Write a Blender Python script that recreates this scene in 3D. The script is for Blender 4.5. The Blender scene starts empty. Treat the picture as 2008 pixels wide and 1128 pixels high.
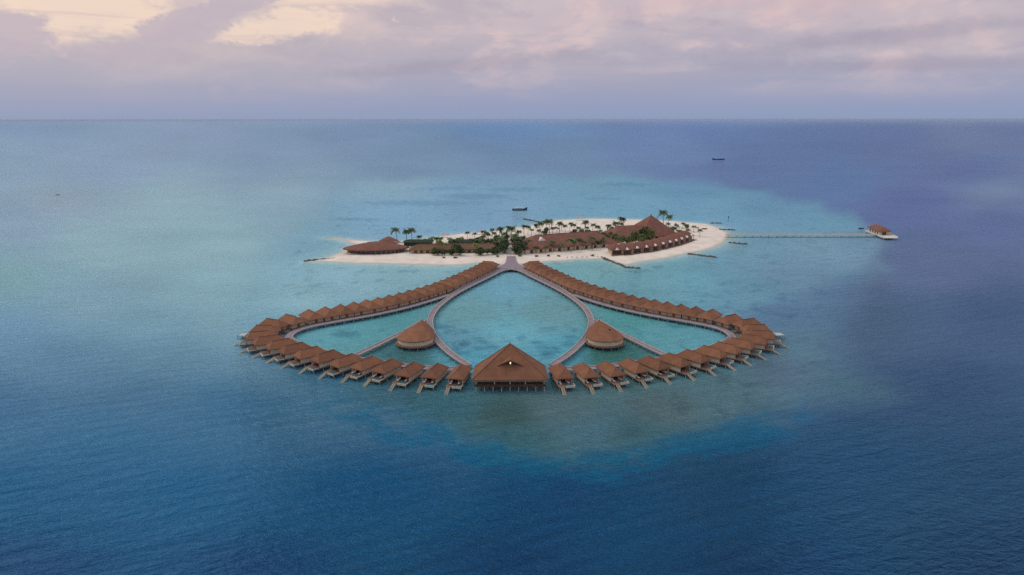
import bpy, math, random
import numpy as np
from mathutils import Vector, Matrix

random.seed(7)
rng = np.random.default_rng(7)
scene = bpy.context.scene
col = scene.collection
R = math.radians

# ------------------------------------------------------------------ camera
HAZE = 1.3e-5                     # extinction of the sea haze per metre
CAM_H = 85.0                      # drone height in metres
FOC = 1339.0 / 2008.0             # focal length / image width
PITCH = math.atan(330.0 / 1339.0)
cam_d = bpy.data.cameras.new('camera')
cam_d.sensor_width = 36.0
cam_d.lens = 36.0 * FOC
cam_d.clip_start = 1.0
cam_d.clip_end = 1000000.0
cam = bpy.data.objects.new('camera', cam_d)
col.objects.link(cam)
cam.location = (0, 0, CAM_H)
cam.rotation_euler = (math.pi / 2 - PITCH, R(0.06), 0)
scene.camera = cam

SUN_EL, SUN_AZ = 46.0, -74.0      # behind the clouds, to the left of the view

scene.cycles.use_denoising = False      # keep the fine ripple of the sea; the grain left over is that of a photograph
scene.cycles.max_bounces = 5
scene.cycles.diffuse_bounces = 2
scene.cycles.glossy_bounces = 2
scene.cycles.volume_bounces = 0
scene.view_settings.view_transform = 'Standard'
scene.view_settings.look = 'None'
scene.view_settings.exposure = 0.0
scene.view_settings.gamma = 1.0
scene.view_settings.use_curve_mapping = False


def lin(c):
    c = c / 255.0
    return c / 12.92 if c <= 0.04045 else ((c + 0.055) / 1.055) ** 2.4


def rgb(r, g, b):
    return (lin(r), lin(g), lin(b), 1.0)


# ------------------------------------------------------------------ world: dusk sky with a cloud deck
class N:
    """tiny node-expression helper"""
    def __init__(self, tree):
        self.t = tree

    def new(self, typ, **kw):
        n = self.t.nodes.new(typ)
        for k, v in kw.items():
            setattr(n, k, v)
        return n

    def put(self, sock, v):
        if hasattr(v, 'is_output'):
            self.t.links.new(v, sock)
        elif v is not None:
            sock.default_value = v

    def m(self, op, a, b=None, c=None, clamp=False):
        n = self.new('ShaderNodeMath', operation=op)
        n.use_clamp = clamp
        for i, v in enumerate((a, b, c)):
            if v is not None:
                self.put(n.inputs[i], v)
        return n.outputs[0]

    def smooth(self, v, lo, hi):
        n = self.new('ShaderNodeMapRange')
        n.interpolation_type = 'SMOOTHSTEP'
        self.put(n.inputs[0], v)
        self.put(n.inputs[1], lo)
        self.put(n.inputs[2], hi)
        return n.outputs[0]

    def mix(self, f, a, b, blend='MIX'):
        n = self.new('ShaderNodeMix', data_type='RGBA', blend_type=blend)
        n.clamp_factor = True
        self.put(n.inputs[0], f)
        self.put(n.inputs[6], a)
        self.put(n.inputs[7], b)
        return n.outputs[2]

    def xyz(self, x, y, z):
        n = self.new('ShaderNodeCombineXYZ')
        for i, v in enumerate((x, y, z)):
            self.put(n.inputs[i], v)
        return n.outputs[0]

    def noise(self, vec, scale, detail=4.0, rough=0.5, dist=0.0):
        n = self.new('ShaderNodeTexNoise')
        self.put(n.inputs['Vector'], vec)
        n.inputs['Scale'].default_value = scale
        n.inputs['Detail'].default_value = detail
        n.inputs['Roughness'].default_value = rough
        n.inputs['Distortion'].default_value = dist
        return n.outputs[0]

    def ramp(self, v, stops):
        n = self.new('ShaderNodeValToRGB')
        e = n.color_ramp.elements
        while len(e) > 1:
            e.remove(e[-1])
        e[0].position, e[0].color = stops[0]
        for p, c in stops[1:]:
            x = e.new(p)
            x.color = c
        self.put(n.inputs[0], v)
        return n.outputs[0]


world = bpy.data.worlds.new('World')
scene.world = world
world.use_nodes = True
wt = world.node_tree
wt.nodes.clear()
w = N(wt)
tc = w.new('ShaderNodeTexCoord')
sep = w.new('ShaderNodeSeparateXYZ')
wt.links.new(tc.outputs['Generated'], sep.inputs[0])
dx, dy, dz = sep.outputs
# azimuth from straight ahead and elevation, both in degrees
AZ = w.m('MULTIPLY', w.m('ARCTAN2', dx, dy), 57.2958)
EL = w.m('MULTIPLY', w.m('ARCSINE', dz), 57.2958)
zc = w.m('ADD', w.m('MAXIMUM', dz, 0.0), 0.13)
px_ = w.m('DIVIDE', dx, zc)
py_ = w.m('DIVIDE', dy, zc)
plane = w.xyz(px_, py_, 0.0)
n_big = w.noise(plane, 0.55, 7.0, 0.55, 0.6)
n_mid = w.noise(w.xyz(px_, w.m('MULTIPLY', py_, 1.2), 3.7), 1.7, 8.0, 0.6, 0.4)
n_fine = w.noise(w.xyz(w.m('MULTIPLY', AZ, 0.14), w.m('MULTIPLY', EL, 0.27), 1.0), 1.8, 11.0, 0.66, 0.2)

sky = w.new('ShaderNodeTexSky', sky_type='NISHITA')
sky.sun_disc = False
sky.sun_elevation = R(SUN_EL)
sky.sun_rotation = R(SUN_AZ)
sky.altitude = 80.0
sky.air_density = 1.0
sky.dust_density = 2.0
clear = w.mix(1.0, sky.outputs[0], (0.09, 0.09, 0.09, 1), 'MULTIPLY')

# cloud deck: colour goes from hazy blue at the horizon through mauve to pale pink, grey-blue above, brightened overhead out of view to light the sand
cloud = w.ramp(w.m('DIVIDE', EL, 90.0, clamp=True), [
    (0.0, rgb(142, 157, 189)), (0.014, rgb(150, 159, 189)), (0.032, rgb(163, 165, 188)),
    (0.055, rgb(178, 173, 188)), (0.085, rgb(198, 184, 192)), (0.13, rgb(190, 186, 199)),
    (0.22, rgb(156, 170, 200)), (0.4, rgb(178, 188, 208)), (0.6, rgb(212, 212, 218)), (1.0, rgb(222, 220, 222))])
lift = w.m('MULTIPLY', w.smooth(EL, 0.6, 6.0), w.m('SUBTRACT', 1.0, w.smooth(EL, 10.0, 22.0)))
hi = w.smooth(n_big, 0.45, 0.72)
cloud = w.mix(w.m('MULTIPLY', w.m('MULTIPLY', hi, lift), 0.6), cloud, rgb(226, 202, 198))
lo = w.smooth(n_mid, 0.52, 0.72)
cloud = w.mix(w.m('MULTIPLY', w.m('MULTIPLY', lo, lift), 0.5), cloud, rgb(172, 164, 182))
# soft billows
n_bil = w.noise(w.xyz(w.m('MULTIPLY', AZ, 0.085), w.m('MULTIPLY', EL, 0.19), 6.0), 1.6, 9.0, 0.6, 0.35)
cloud = w.mix(w.m('MULTIPLY', w.m('MULTIPLY', w.smooth(n_bil, 0.5, 0.68), lift), 0.75), cloud, rgb(222, 197, 197))
cloud = w.mix(w.m('MULTIPLY', w.m('MULTIPLY', w.smooth(n_bil, 0.48, 0.34), lift), 0.55), cloud, rgb(170, 165, 183))
cloud = w.mix(w.m('MULTIPLY', w.m('MULTIPLY', w.smooth(n_fine, 0.5, 0.68), lift), 0.25), cloud, rgb(212, 198, 200))
cloud = w.mix(w.m('MULTIPLY', w.m('MULTIPLY', w.smooth(n_fine, 0.48, 0.36), lift), 0.2), cloud, rgb(168, 164, 184))


def blob(az, el, ra, re, tilt, edge=0.55, rag=0.9):
    """ragged elliptical patch of sky, radii in degrees"""
    c, s = math.cos(R(tilt)), math.sin(R(tilt))
    a = w.m('SUBTRACT', AZ, az)
    e = w.m('SUBTRACT', EL, el)
    u = w.m('DIVIDE', w.m('ADD', w.m('MULTIPLY', a, c), w.m('MULTIPLY', e, s)), ra)
    v = w.m('DIVIDE', w.m('SUBTRACT', w.m('MULTIPLY', e, c), w.m('MULTIPLY', a, s)), re)
    d = w.m('SQRT', w.m('ADD', w.m('MULTIPLY', u, u), w.m('MULTIPLY', v, v)))
    d = w.m('ADD', d, w.m('MULTIPLY', w.m('SUBTRACT', n_fine, 0.5), rag * 2))
    return w.m('SUBTRACT', 1.0, w.smooth(d, 1.0 - edge, 1.0 + edge))


# the low sun lights the haze behind the clouds: warm aureole around its direction
gaz = w.m('DIVIDE', w.m('SUBTRACT', AZ, -36.0), 26.0)
gel = w.m('DIVIDE', w.m('SUBTRACT', EL, 11.0), 8.0)
glow = w.m('EXPONENT', w.m('MULTIPLY', w.m('ADD', w.m('MULTIPLY', gaz, gaz), w.m('MULTIPLY', gel, gel)), -1.0))
cloud = w.mix(w.m('MULTIPLY', glow, 0.35), cloud, rgb(238, 214, 190))
# breaks in the cloud where the glow shows
gap = w.m('MAXIMUM', blob(-31.5, 7.2, 7.2, 2.2, 4, 0.3, 1.6), blob(-17.5, 7.0, 5.2, 1.1, 8, 0.3, 1.7))
gap = w.m('MAXIMUM', gap, w.m('MULTIPLY', blob(-15.5, 8.9, 6.5, 0.55, 3, 0.6, 1.2), 0.9))
cloud = w.mix(w.m('MULTIPLY', gap, 0.75), cloud, rgb(248, 222, 200))
# thin bars of cloud across the breaks
bars = w.smooth(w.noise(w.xyz(w.m('MULTIPLY', AZ, 0.07), w.m('MULTIPLY', EL, 0.9), 2.0), 1.4, 5.0, 0.6, 0.5), 0.52, 0.66)
cloud = w.mix(w.m('MULTIPLY', w.m('MULTIPLY', bars, gap), 0.55), cloud, rgb(214, 194, 192))
# darker cloud banks in front
bank = w.m('MAXIMUM', blob(-22.9, 7.1, 6.2, 1.25, 26, 0.22, 1.5), blob(-35.2, 5.7, 2.9, 1.6, 0, 0.22, 1.5))
bank = w.m('MAXIMUM', bank, blob(-29.0, 4.6, 3.4, 0.6, 0, 0.6, 1.0))
cloud = w.mix(w.m('MULTIPLY', bank, 0.85), cloud, rgb(192, 179, 190))
streak = w.m('MAXIMUM', blob(27.0, 5.6, 9.0, 0.5, 4, 0.8, 1.2), blob(-3.0, 4.3, 9.5, 0.5, 5, 0.8, 1.2))
streak = w.m('MAXIMUM', streak, blob(29.0, 3.7, 11.0, 0.4, -1, 0.8, 1.2))
cloud = w.mix(w.m('MULTIPLY', streak, 0.45), cloud, rgb(158, 152, 172))
# a last rosy edge high on the right
rose = w.m('MULTIPLY', blob(28.0, 9.4, 14.0, 1.2, 2, 0.8, 1.4), 0.4)
cloud = w.mix(rose, cloud, rgb(222, 178, 180))

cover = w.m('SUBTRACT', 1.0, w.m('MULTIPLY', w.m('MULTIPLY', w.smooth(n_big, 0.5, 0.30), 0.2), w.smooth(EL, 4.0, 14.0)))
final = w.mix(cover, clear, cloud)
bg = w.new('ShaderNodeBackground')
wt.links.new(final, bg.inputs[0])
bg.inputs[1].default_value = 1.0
out = w.new('ShaderNodeOutputWorld')
wt.links.new(bg.outputs[0], out.inputs[0])

# ------------------------------------------------------------------ sun, veiled by cloud
sun_d = bpy.data.lights.new('sun', 'SUN')
sun_d.energy = 0.9
sun_d.angle = R(30)
sun_d.color = (1.0, 0.82, 0.63)
sun = bpy.data.objects.new('sun', sun_d)
col.objects.link(sun)
sdir = Vector((math.sin(R(SUN_AZ)) * math.cos(R(SUN_EL)), math.cos(R(SUN_AZ)) * math.cos(R(SUN_EL)), math.sin(R(SUN_EL))))
sun.rotation_euler = (-sdir).to_track_quat('-Z', 'Y').to_euler()
sun.location = sdir * 400

# ------------------------------------------------------------------ survey helpers
CP, SP = math.cos(PITCH), math.sin(PITCH)


def at(x, y, z=0.0):
    """ground position (X, Y) at height z of a point surveyed in the 2008 x 1128 photograph"""
    a, b = (x - 1004.0) / 1339.0, (564.0 - y) / 1339.0
    t = (z - CAM_H) / (-SP + b * CP)
    return (a * t, (CP + b * SP) * t)


def rt(d):
    return Vector((math.sin(d), -math.cos(d)))      # heading measured from -Y


X0 = -0.7    # axis of the resort

# ------------------------------------------------------------------ materials
MATS = {}


def mat(name, c, rough=0.7, var=0.12, scale=1.0, bump=0.0, rand=0.0, spec=0.3, stretch=(1, 1, 1), metal=0.0):
    m = bpy.data.materials.new(name)
    m.use_nodes = True
    t = m.node_tree
    b = t.nodes['Principled BSDF']
    k = N(t)
    co = k.new('ShaderNodeTexCoord')
    mp = k.new('ShaderNodeMapping')
    mp.inputs['Scale'].default_value = stretch
    t.links.new(co.outputs['Object'], mp.inputs[0])
    n = k.noise(mp.outputs[0], scale, 6.0, 0.6)
    d = tuple(x * (1 - var * 1.6) for x in c[:3]) + (1,)
    l = tuple(min(1, x * (1 + var * 1.3)) for x in c[:3]) + (1,)
    colr = k.mix(k.smooth(n, 0.3, 0.7), d, l)
    if rand:
        oi = k.new('ShaderNodeObjectInfo')
        f = k.m('ADD', 1.0 - rand, k.m('MULTIPLY', oi.outputs['Random'], 2 * rand))
        colr = k.mix(1.0, colr, k.xyz(f, f, f), 'MULTIPLY')
    t.links.new(colr, b.inputs['Base Color'])
    b.inputs['Roughness'].default_value = rough
    b.inputs['Specular IOR Level'].default_value = spec
    b.inputs['Metallic'].default_value = metal
    if bump:
        bp = k.new('ShaderNodeBump')
        bp.inputs['Strength'].default_value = bump
        bp.inputs['Distance'].default_value = 0.05
        t.links.new(n, bp.inputs['Height'])
        t.links.new(bp.outputs[0], b.inputs['Normal'])
    MATS[name] = m
    return m


def roof_mat(name, c, rand=0.05):
    m = mat(name, c, 0.8, 0.1, 0.35, 0.0, rand, 0.2)
    t = m.node_tree
    k = N(t)
    b = t.nodes['Principled BSDF']
    src = b.inputs['Base Color'].links[0].from_socket
    co = k.new('ShaderNodeTexCoord')
    wv = k.new('ShaderNodeTexWave')
    wv.wave_type = 'BANDS'
    wv.bands_direction = 'Z'
    wv.inputs['Scale'].default_value = 1.6
    wv.inputs['Distortion'].default_value = 1.2
    wv.inputs['Detail'].default_value = 2.0
    t.links.new(co.outputs['Object'], wv.inputs['Vector'])
    fine = k.noise(co.outputs['Object'], 4.0, 5.0, 0.7)
    f = k.m('ADD', 0.86, k.m('ADD', k.m('MULTIPLY', wv.outputs['Fac'], 0.08), k.m('MULTIPLY', fine, 0.22)))
    t.links.new(k.mix(1.0, src, k.xyz(f, f, f), 'MULTIPLY'), b.inputs['Base Color'])
    return m


roof_mat('shingle', (0.262, 0.117, 0.064), 0.13)
roof_mat('shingle_far', (0.235, 0.105, 0.075), 0.06)
roof_mat('thatch', (0.21, 0.115, 0.065), 0.05)
mat('ridge', (0.24, 0.12, 0.08), 0.8, 0.1, 2.0)
mat('cream', (0.62, 0.50, 0.37), 0.7, 0.08, 1.5, rand=0.05)
mat('cream_bright', (0.78, 0.63, 0.44), 0.7, 0.05, 1.5)
mat('fascia', (0.40, 0.32, 0.26), 0.7, 0.1, 1.5)
mat('timber', (0.30, 0.145, 0.075), 0.65, 0.25, 2.0, stretch=(1, 1, 0.2), rand=0.12)
mat('dark_timber', (0.13, 0.055, 0.03), 0.6, 0.25, 2.0, rand=0.15)
mat('deck', (0.235, 0.135, 0.095), 0.7, 0.15, 1.4, stretch=(1, 4, 1), rand=0.08)
mat('boards', (0.31, 0.245, 0.265), 0.75, 0.12, 0.5, stretch=(1, 1, 1))
mat('kerb', (0.55, 0.47, 0.42), 0.75, 0.08, 1.0)
mat('pile', (0.40, 0.36, 0.31), 0.8, 0.15, 1.0)
mat('stair', (0.52, 0.42, 0.29), 0.75, 0.12, 2.0, rand=0.08)
mat('glass', (0.05, 0.03, 0.025), 0.12, 0.2, 0.5, spec=0.5)
mat('blue_grey', (0.20, 0.25, 0.33), 0.5, 0.1, 1.0)
mat('pool_water', (0.06, 0.17, 0.19), 0.1, 0.1, 1.0)
mat('white', (0.80, 0.78, 0.74), 0.6, 0.05, 1.0)
mat('net', (0.50, 0.58, 0.61), 0.6, 0.06, 1.0)
mat('rock', (0.16, 0.145, 0.13), 0.9, 0.35, 1.2, 0.5)
mat('bark', (0.26, 0.20, 0.15), 0.9, 0.2, 2.0)
mat('palm_leaf', (0.11, 0.155, 0.055), 0.6, 0.3, 1.5, rand=0.35)
mat('palm_light', (0.20, 0.22, 0.06), 0.6, 0.3, 1.5, rand=0.25)
mat('leaf_dark', (0.072, 0.105, 0.045), 0.7, 0.35, 1.0, rand=0.3)
mat('leaf_mid', (0.13, 0.155, 0.05), 0.7, 0.35, 1.0, rand=0.3)
mat('hull_dark', (0.03, 0.06, 0.10), 0.5, 0.15, 0.6)
mat('cabin', (0.74, 0.76, 0.74), 0.5, 0.05, 0.6)
mat('green_roof', (0.035, 0.055, 0.035), 0.85, 0.3, 0.8)
mat('canvas', (0.55, 0.36, 0.30), 0.8, 0.08, 1.0)
mat('jetty_pale', (0.80, 0.74, 0.63), 0.75, 0.08, 0.6)

# ------------------------------------------------------------------ mesh helpers


class MB:
    def __init__(self):
        self.v, self.f = [], []

    def add(self, vs, fs):
        o = len(self.v)
        self.v += [tuple(p) for p in vs]
        self.f += [tuple(i + o for i in f) for f in fs]
        return self

    def box(self, x0, x1, y0, y1, z0, z1):
        return self.add([(x0, y0, z0), (x1, y0, z0), (x1, y1, z0), (x0, y1, z0),
                         (x0, y0, z1), (x1, y0, z1), (x1, y1, z1), (x0, y1, z1)],
                        [(0, 3, 2, 1), (4, 5, 6, 7), (0, 1, 5, 4), (1, 2, 6, 5), (2, 3, 7, 6), (3, 0, 4, 7)])

    def beam(self, a, b, wd, ht):
        """box along a-b"""
        a, b = Vector(a), Vector(b)
        d = (b - a).normalized()
        s = d.cross(Vector((0, 0, 1)))
        s = s.normalized() if s.length > 1e-4 else Vector((1, 0, 0))
        u = s.cross(d)
        vs = []
        for p in (a, b):
            for i, j in ((-1, -1), (1, -1), (1, 1), (-1, 1)):
                vs.append(p + s * (i * wd / 2) + u * (j * ht / 2))
        return self.add(vs, [(3, 2, 1, 0), (4, 5, 6, 7), (0, 1, 5, 4), (1, 2, 6, 5), (2, 3, 7, 6), (3, 0, 4, 7)])

    def rod(self, x, y, z0, z1, r, n=6, r2=None):
        r2 = r if r2 is None else r2
        vs = [(x + r * math.cos(2 * math.pi * i / n), y + r * math.sin(2 * math.pi * i / n), z0) for i in range(n)]
        vs += [(x + r2 * math.cos(2 * math.pi * i / n), y + r2 * math.sin(2 * math.pi * i / n), z1) for i in range(n)]
        fs = [(i, (i + 1) % n, n + (i + 1) % n, n + i) for i in range(n)]
        fs += [tuple(range(n - 1, -1, -1)), tuple(range(n, 2 * n))]
        return self.add(vs, fs)

    def prism(self, poly, z0, z1):
        n = len(poly)
        vs = [(p[0], p[1], z0) for p in poly] + [(p[0], p[1], z1) for p in poly]
        fs = [(i, (i + 1) % n, n + (i + 1) % n, n + i) for i in range(n)]
        fs += [tuple(range(n - 1, -1, -1)), tuple(range(n, 2 * n))]
        return self.add(vs, fs)

    def mesh(self, name, material, smooth=False):
        me = bpy.data.meshes.new(name)
        me.from_pydata(self.v, [], self.f)
        me.materials.append(MATS[material])
        if smooth:
            me.polygons.foreach_set('use_smooth', [True] * len(me.polygons))
        me.update()
        return me

    def build(self, name, material, parent=None, smooth=False):
        return obj(name, self.mesh(name, material, smooth), parent)


def obj(name, me, parent=None):
    o = bpy.data.objects.new(name, me)
    col.objects.link(o)
    o.parent = parent
    return o


def tag(o, label=None, cat=None, group=None, kind=None):
    if label:
        o['label'] = label
    if cat:
        o['category'] = cat
    if group:
        o['group'] = group
    if kind:
        o['kind'] = kind
    return o


def empty(name, loc, rz=0.0):
    o = bpy.data.objects.new(name, None)
    o.empty_display_size = 1.0
    col.objects.link(o)
    o.location = loc
    o.rotation_euler = (0, 0, rz)
    return o


def copy_tree(o, parent=None):
    c = o.copy()
    col.objects.link(c)
    c.parent = parent
    for ch in o.children:
        copy_tree(ch, c)
    return c


def hip_roof(foot, ridge, ze, zr, thick=0.22, sag=0.0):
    """hip roof on a four-cornered footprint (counter-clockwise), ridge = two points"""
    a, b, c, d = [Vector((p[0], p[1], ze)) for p in foot]
    r0, r1 = [Vector((p[0], p[1], zr)) for p in ridge]
    dn = Vector((0, 0, -thick))
    vs = [a, b, c, d, r0, r1, a + dn, b + dn, c + dn, d + dn]
    # r0 sits over edge a-b, r1 over edge c-d
    fs = [(0, 1, 4), (1, 2, 5, 4), (2, 3, 5), (3, 0, 4, 5),
          (0, 6, 7, 1), (1, 7, 8, 2), (2, 8, 9, 3), (3, 9, 6, 0), (9, 8, 7, 6)]
    return MB().add(vs, fs)


ORD = ['first', 'second', 'third', 'fourth', 'fifth', 'sixth', 'seventh', 'eighth', 'ninth', 'tenth', 'eleventh', 'twelfth',
       'thirteenth', 'fourteenth', 'fifteenth', 'sixteenth', 'seventeenth', 'eighteenth', 'nineteenth', 'twentieth',
       'twenty-first', 'twenty-second']

# ------------------------------------------------------------------ noise for baked sea-bed tones


def vnoise(x, y, seed=0):
    xi, yi = np.floor(x).astype(np.int64), np.floor(y).astype(np.int64)
    fx, fy = x - xi, y - yi
    fx, fy = fx * fx * (3 - 2 * fx), fy * fy * (3 - 2 * fy)

    def h(a, b):
        n = (a * 374761393 + b * 668265263 + seed * 1442695041) & 0xFFFFFFFF
        n = ((n ^ (n >> 13)) * 1274126177) & 0xFFFFFFFF
        return ((n ^ (n >> 16)) & 0xFFFF) / 65535.0
    return (h(xi, yi) * (1 - fx) + h(xi + 1, yi) * fx) * (1 - fy) + (h(xi, yi + 1) * (1 - fx) + h(xi + 1, yi + 1) * fx) * fy


def fbm(x, y, oct=4, seed=0):
    s, a, t = 0, 0.5, 0
    for i in range(oct):
        s = s + a * vnoise(x * 2 ** i + 17.3 * i, y * 2 ** i - 9.1 * i, seed + i)
        t += a
        a *= 0.5
    return s / t


def poly_sd(px, py, poly):
    """signed distance, positive inside"""
    inside = np.zeros(px.shape, bool)
    dist = np.full(px.shape, 1e9)
    n = len(poly)
    for i in range(n):
        ax, ay = poly[i]
        bx, by = poly[(i + 1) % n]
        ex, ey = bx - ax, by - ay
        t = np.clip(((px - ax) * ex + (py - ay) * ey) / (ex * ex + ey * ey + 1e-9), 0, 1)
        dist = np.minimum(dist, np.hypot(px - ax - t * ex, py - ay - t * ey))
        c = ((ay > py) != (by > py)) & (px < (bx - ax) * (py - ay) / (by - ay + 1e-12) + ax)
        inside ^= c
    return np.where(inside, dist, -dist)


def sstep(v, a, b):
    t = np.clip((v - a) / (b - a), 0, 1)
    return t * t * (3 - 2 * t)


# ------------------------------------------------------------------ the sea: one sheet to the horizon, tinted by depth, reef and painted horizon haze
def blend(px, py, pts, pw=3.2, soft2=500.0):
    """inverse-distance blend of tone samples (x, y, r, g, b)"""
    num = np.zeros(px.shape + (3,))
    den = np.zeros(px.shape)
    for x, y, r, g, b in pts:
        ys = 2.2
        d2 = (px - x) ** 2 + ((py - y) * ys) ** 2 + soft2
        k = d2 ** (-pw / 2)
        num += k[..., None] * np.array([lin(r), lin(g), lin(b)])
        den += k
    return num / den[..., None]


DEEP = [(60, 1110, 18, 62, 106), (500, 1120, 20, 66, 112), (1000, 1110, 20, 66, 110), (1500, 1110, 26, 62, 102), (1960, 1110, 34, 60, 94),
        (0, 930, 30, 84, 138), (300, 900, 32, 88, 142), (700, 960, 24, 78, 130), (1100, 980, 28, 72, 118), (1500, 950, 36, 72, 114),
        (1950, 900, 46, 72, 108), (0, 790, 56, 102, 156), (250, 780, 54, 108, 160), (450, 800, 42, 102, 154), (120, 700, 84, 128, 172),
        (330, 700, 84, 138, 172), (1850, 760, 56, 82, 122), (1750, 640, 68, 96, 138), (1950, 620, 66, 90, 134), (1850, 520, 82, 106, 152),
        (1950, 430, 94, 114, 164), (1800, 400, 94, 114, 168), (1640, 360, 94, 122, 172), (1900, 340, 96, 120, 168), (1950, 385, 112, 138, 172),
        (1500, 320, 96, 126, 172), (1750, 270, 100, 124, 170), (1960, 250, 108, 128, 172), (1300, 270, 106, 138, 184), (1350, 245, 100, 132, 180),
        (1000, 248, 110, 144, 184), (1080, 320, 110, 146, 184), (700, 262, 118, 150, 184), (380, 250, 134, 160, 190), (60, 250, 140, 164, 192),
        (40, 300, 132, 164, 190), (230, 330, 140, 168, 190), (520, 310, 126, 156, 186), (800, 310, 114, 150, 182), (120, 395, 138, 166, 186),
        (320, 395, 132, 176, 190), (210, 480, 128, 178, 188), (430, 480, 134, 180, 190), (600, 455, 130, 172, 190), (150, 590, 122, 168, 186),
        (400, 570, 128, 178, 190), (20, 550, 122, 174, 182), (30, 640, 104, 152, 186), (300, 640, 112, 164, 186), (470, 610, 120, 170, 182),
        (700, 400, 120, 164, 190), (560, 540, 128, 174, 188), (800, 545, 118, 168, 184), (560, 380, 134, 172, 190), (20, 440, 132, 164, 188)]
LAG = [(760, 350, 124, 164, 184), (960, 360, 112, 158, 184), (1150, 362, 106, 158, 182), (1350, 378, 102, 160, 184), (1500, 400, 98, 150, 180),
       (1620, 430, 98, 152, 176), (800, 430, 116, 166, 192), (960, 425, 112, 160, 188), (1240, 405, 104, 160, 184), (1400, 415, 104, 158, 184),
       (1480, 480, 104, 152, 174), (1600, 490, 108, 150, 172), (1680, 480, 104, 146, 170), (1380, 540, 104, 156, 174), (1560, 540, 100, 142, 166),
       (1280, 560, 98, 158, 174), (1450, 575, 94, 148, 170), (1640, 580, 86, 124, 154), (1540, 620, 82, 120, 150), (1160, 530, 104, 162, 174),
       (820, 530, 118, 168, 182), (700, 560, 124, 172, 188), (600, 590, 124, 172, 184), (1000, 570, 108, 158, 172), (920, 610, 100, 160, 172),
       (1080, 610, 98, 156, 168), (1000, 655, 96, 160, 172), (900, 670, 88, 152, 174), (1100, 680, 88, 150, 172), (960, 700, 84, 150, 178),
       (640, 665, 86, 162, 168), (720, 640, 76, 158, 160), (760, 620, 72, 150, 152), (700, 690, 92, 158, 172), (1300, 650, 78, 152, 158),
       (1240, 625, 64, 142, 146), (1350, 670, 84, 148, 164), (800, 695, 64, 118, 128), (870, 690, 60, 120, 122), (1200, 695, 60, 118, 122),
       (620, 740, 58, 116, 144), (760, 785, 62, 112, 132), (860, 800, 66, 104, 114), (980, 815, 68, 98, 104), (1100, 800, 78, 108, 114),
       (1150, 845, 72, 108, 120), (1300, 800, 80, 112, 122), (1420, 770, 82, 116, 130), (1550, 730, 80, 112, 134), (1640, 760, 70, 110, 130),
       (1560, 680, 78, 108, 134), (1000, 860, 62, 108, 122), (1250, 850, 66, 106, 122), (520, 700, 84, 136, 164), (470, 660, 108, 158, 178)]
REEF = [(430, 640), (450, 700), (520, 745), (640, 790), (760, 828), (870, 862), (960, 902), (1070, 922), (1180, 916), (1300, 896), (1400, 866),
        (1500, 838), (1620, 812), (1760, 790), (1790, 770), (1730, 735), (1672, 700), (1640, 655), (1680, 600), (1735, 545), (1752, 490), (1738, 460),
        (1690, 426), (1610, 396), (1490, 370), (1340, 352), (1180, 342), (1000, 338), (820, 338), (700, 350), (640, 400), (560, 440), (480, 560)]
DARK = [(868, 640, 22, 5), (876, 651, 9, 4), (909, 650, 9, 3), (933, 663, 9, 3), (946, 670, 15, 4), (912, 674, 12, 5), (962, 681, 18, 5), (938, 684, 14, 4),
        (1022, 663, 8, 5), (1052, 672, 14, 4), (1075, 682, 24, 4), (1113, 676, 13, 5), (1118, 661, 14, 3), (1128, 646, 8, 3), (1075, 695, 16, 5),
        (682, 656, 26, 8), (660, 655, 14, 4), (905, 692, 20, 5), (890, 684, 12, 4), (1090, 690, 14, 4), (1255, 532, 22, 3), (1290, 524, 14, 3),
        (930, 385, 70, 6), (820, 398, 120, 5), (1230, 362, 60, 4), (1010, 372, 60, 5), (870, 370, 60, 4), (700, 430, 60, 3), (1330, 640, 18, 4),
        (1250, 655, 10, 3), (800, 532, 26, 3), (1180, 390, 40, 3)]

def calm(pts, kg=0.2, kb=0.17):
    o_ = []
    for x, y, r, g, b in pts:
        up = 0.10 if y < 850 else 0.0
        o_.append((x, y, r + up * (g - r), g - kg * (g - r), b - kb * (b - r)))
    return o_


SURE_D = [(60, 250, 134, 155, 182), (1000, 248, 108, 137, 175), (1900, 260, 112, 127, 160), (230, 330, 138, 158, 184), (1080, 320, 113, 139, 170),
          (1640, 360, 97, 122, 163), (210, 480, 140, 170, 180), (300, 640, 117, 151, 170), (250, 780, 68, 105, 137), (1500, 950, 36, 66, 98),
          (320, 395, 145, 173, 185), (1850, 520, 94, 110, 143),
          (60, 1110, 26, 64, 101), (500, 1110, 18, 63, 100), (1000, 1110, 15, 61, 96), (1500, 1110, 24, 58, 92), (1960, 1110, 34, 56, 84),
          (0, 950, 38, 84, 122), (350, 950, 33, 81, 120), (700, 950, 24, 72, 112), (1100, 970, 27, 67, 105), (1950, 930, 44, 66, 96),
          (0, 800, 66, 105, 140), (450, 800, 50, 99, 134), (1850, 770, 56, 80, 112), (120, 700, 92, 128, 155), (330, 705, 94, 132, 155),
          (1950, 620, 72, 94, 127), (1750, 640, 75, 99, 128), (200, 870, 48, 92, 128), (1700, 900, 42, 70, 102)]
SURE_L = [(1350, 378, 103, 142, 171), (1480, 480, 107, 143, 165), (650, 668, 95, 148, 160), (1560, 685, 85, 113, 133), (1300, 800, 79, 103, 116), (1000, 570, 106, 153, 175), (1000, 650, 102, 157, 175), (1350, 560, 104, 150, 170),
          (640, 665, 96, 150, 165), (720, 645, 92, 148, 162), (760, 622, 86, 142, 154), (1300, 650, 92, 147, 162), (1240, 628, 84, 141, 152), (1350, 670, 94, 147, 164),
          (1100, 800, 80, 106, 119), (1000, 815, 64, 92, 104), (1150, 845, 72, 106, 125), (860, 800, 62, 102, 120), (1420, 775, 80, 110, 126), (920, 700, 88, 150, 172), (1100, 685, 90, 150, 172)]
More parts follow.
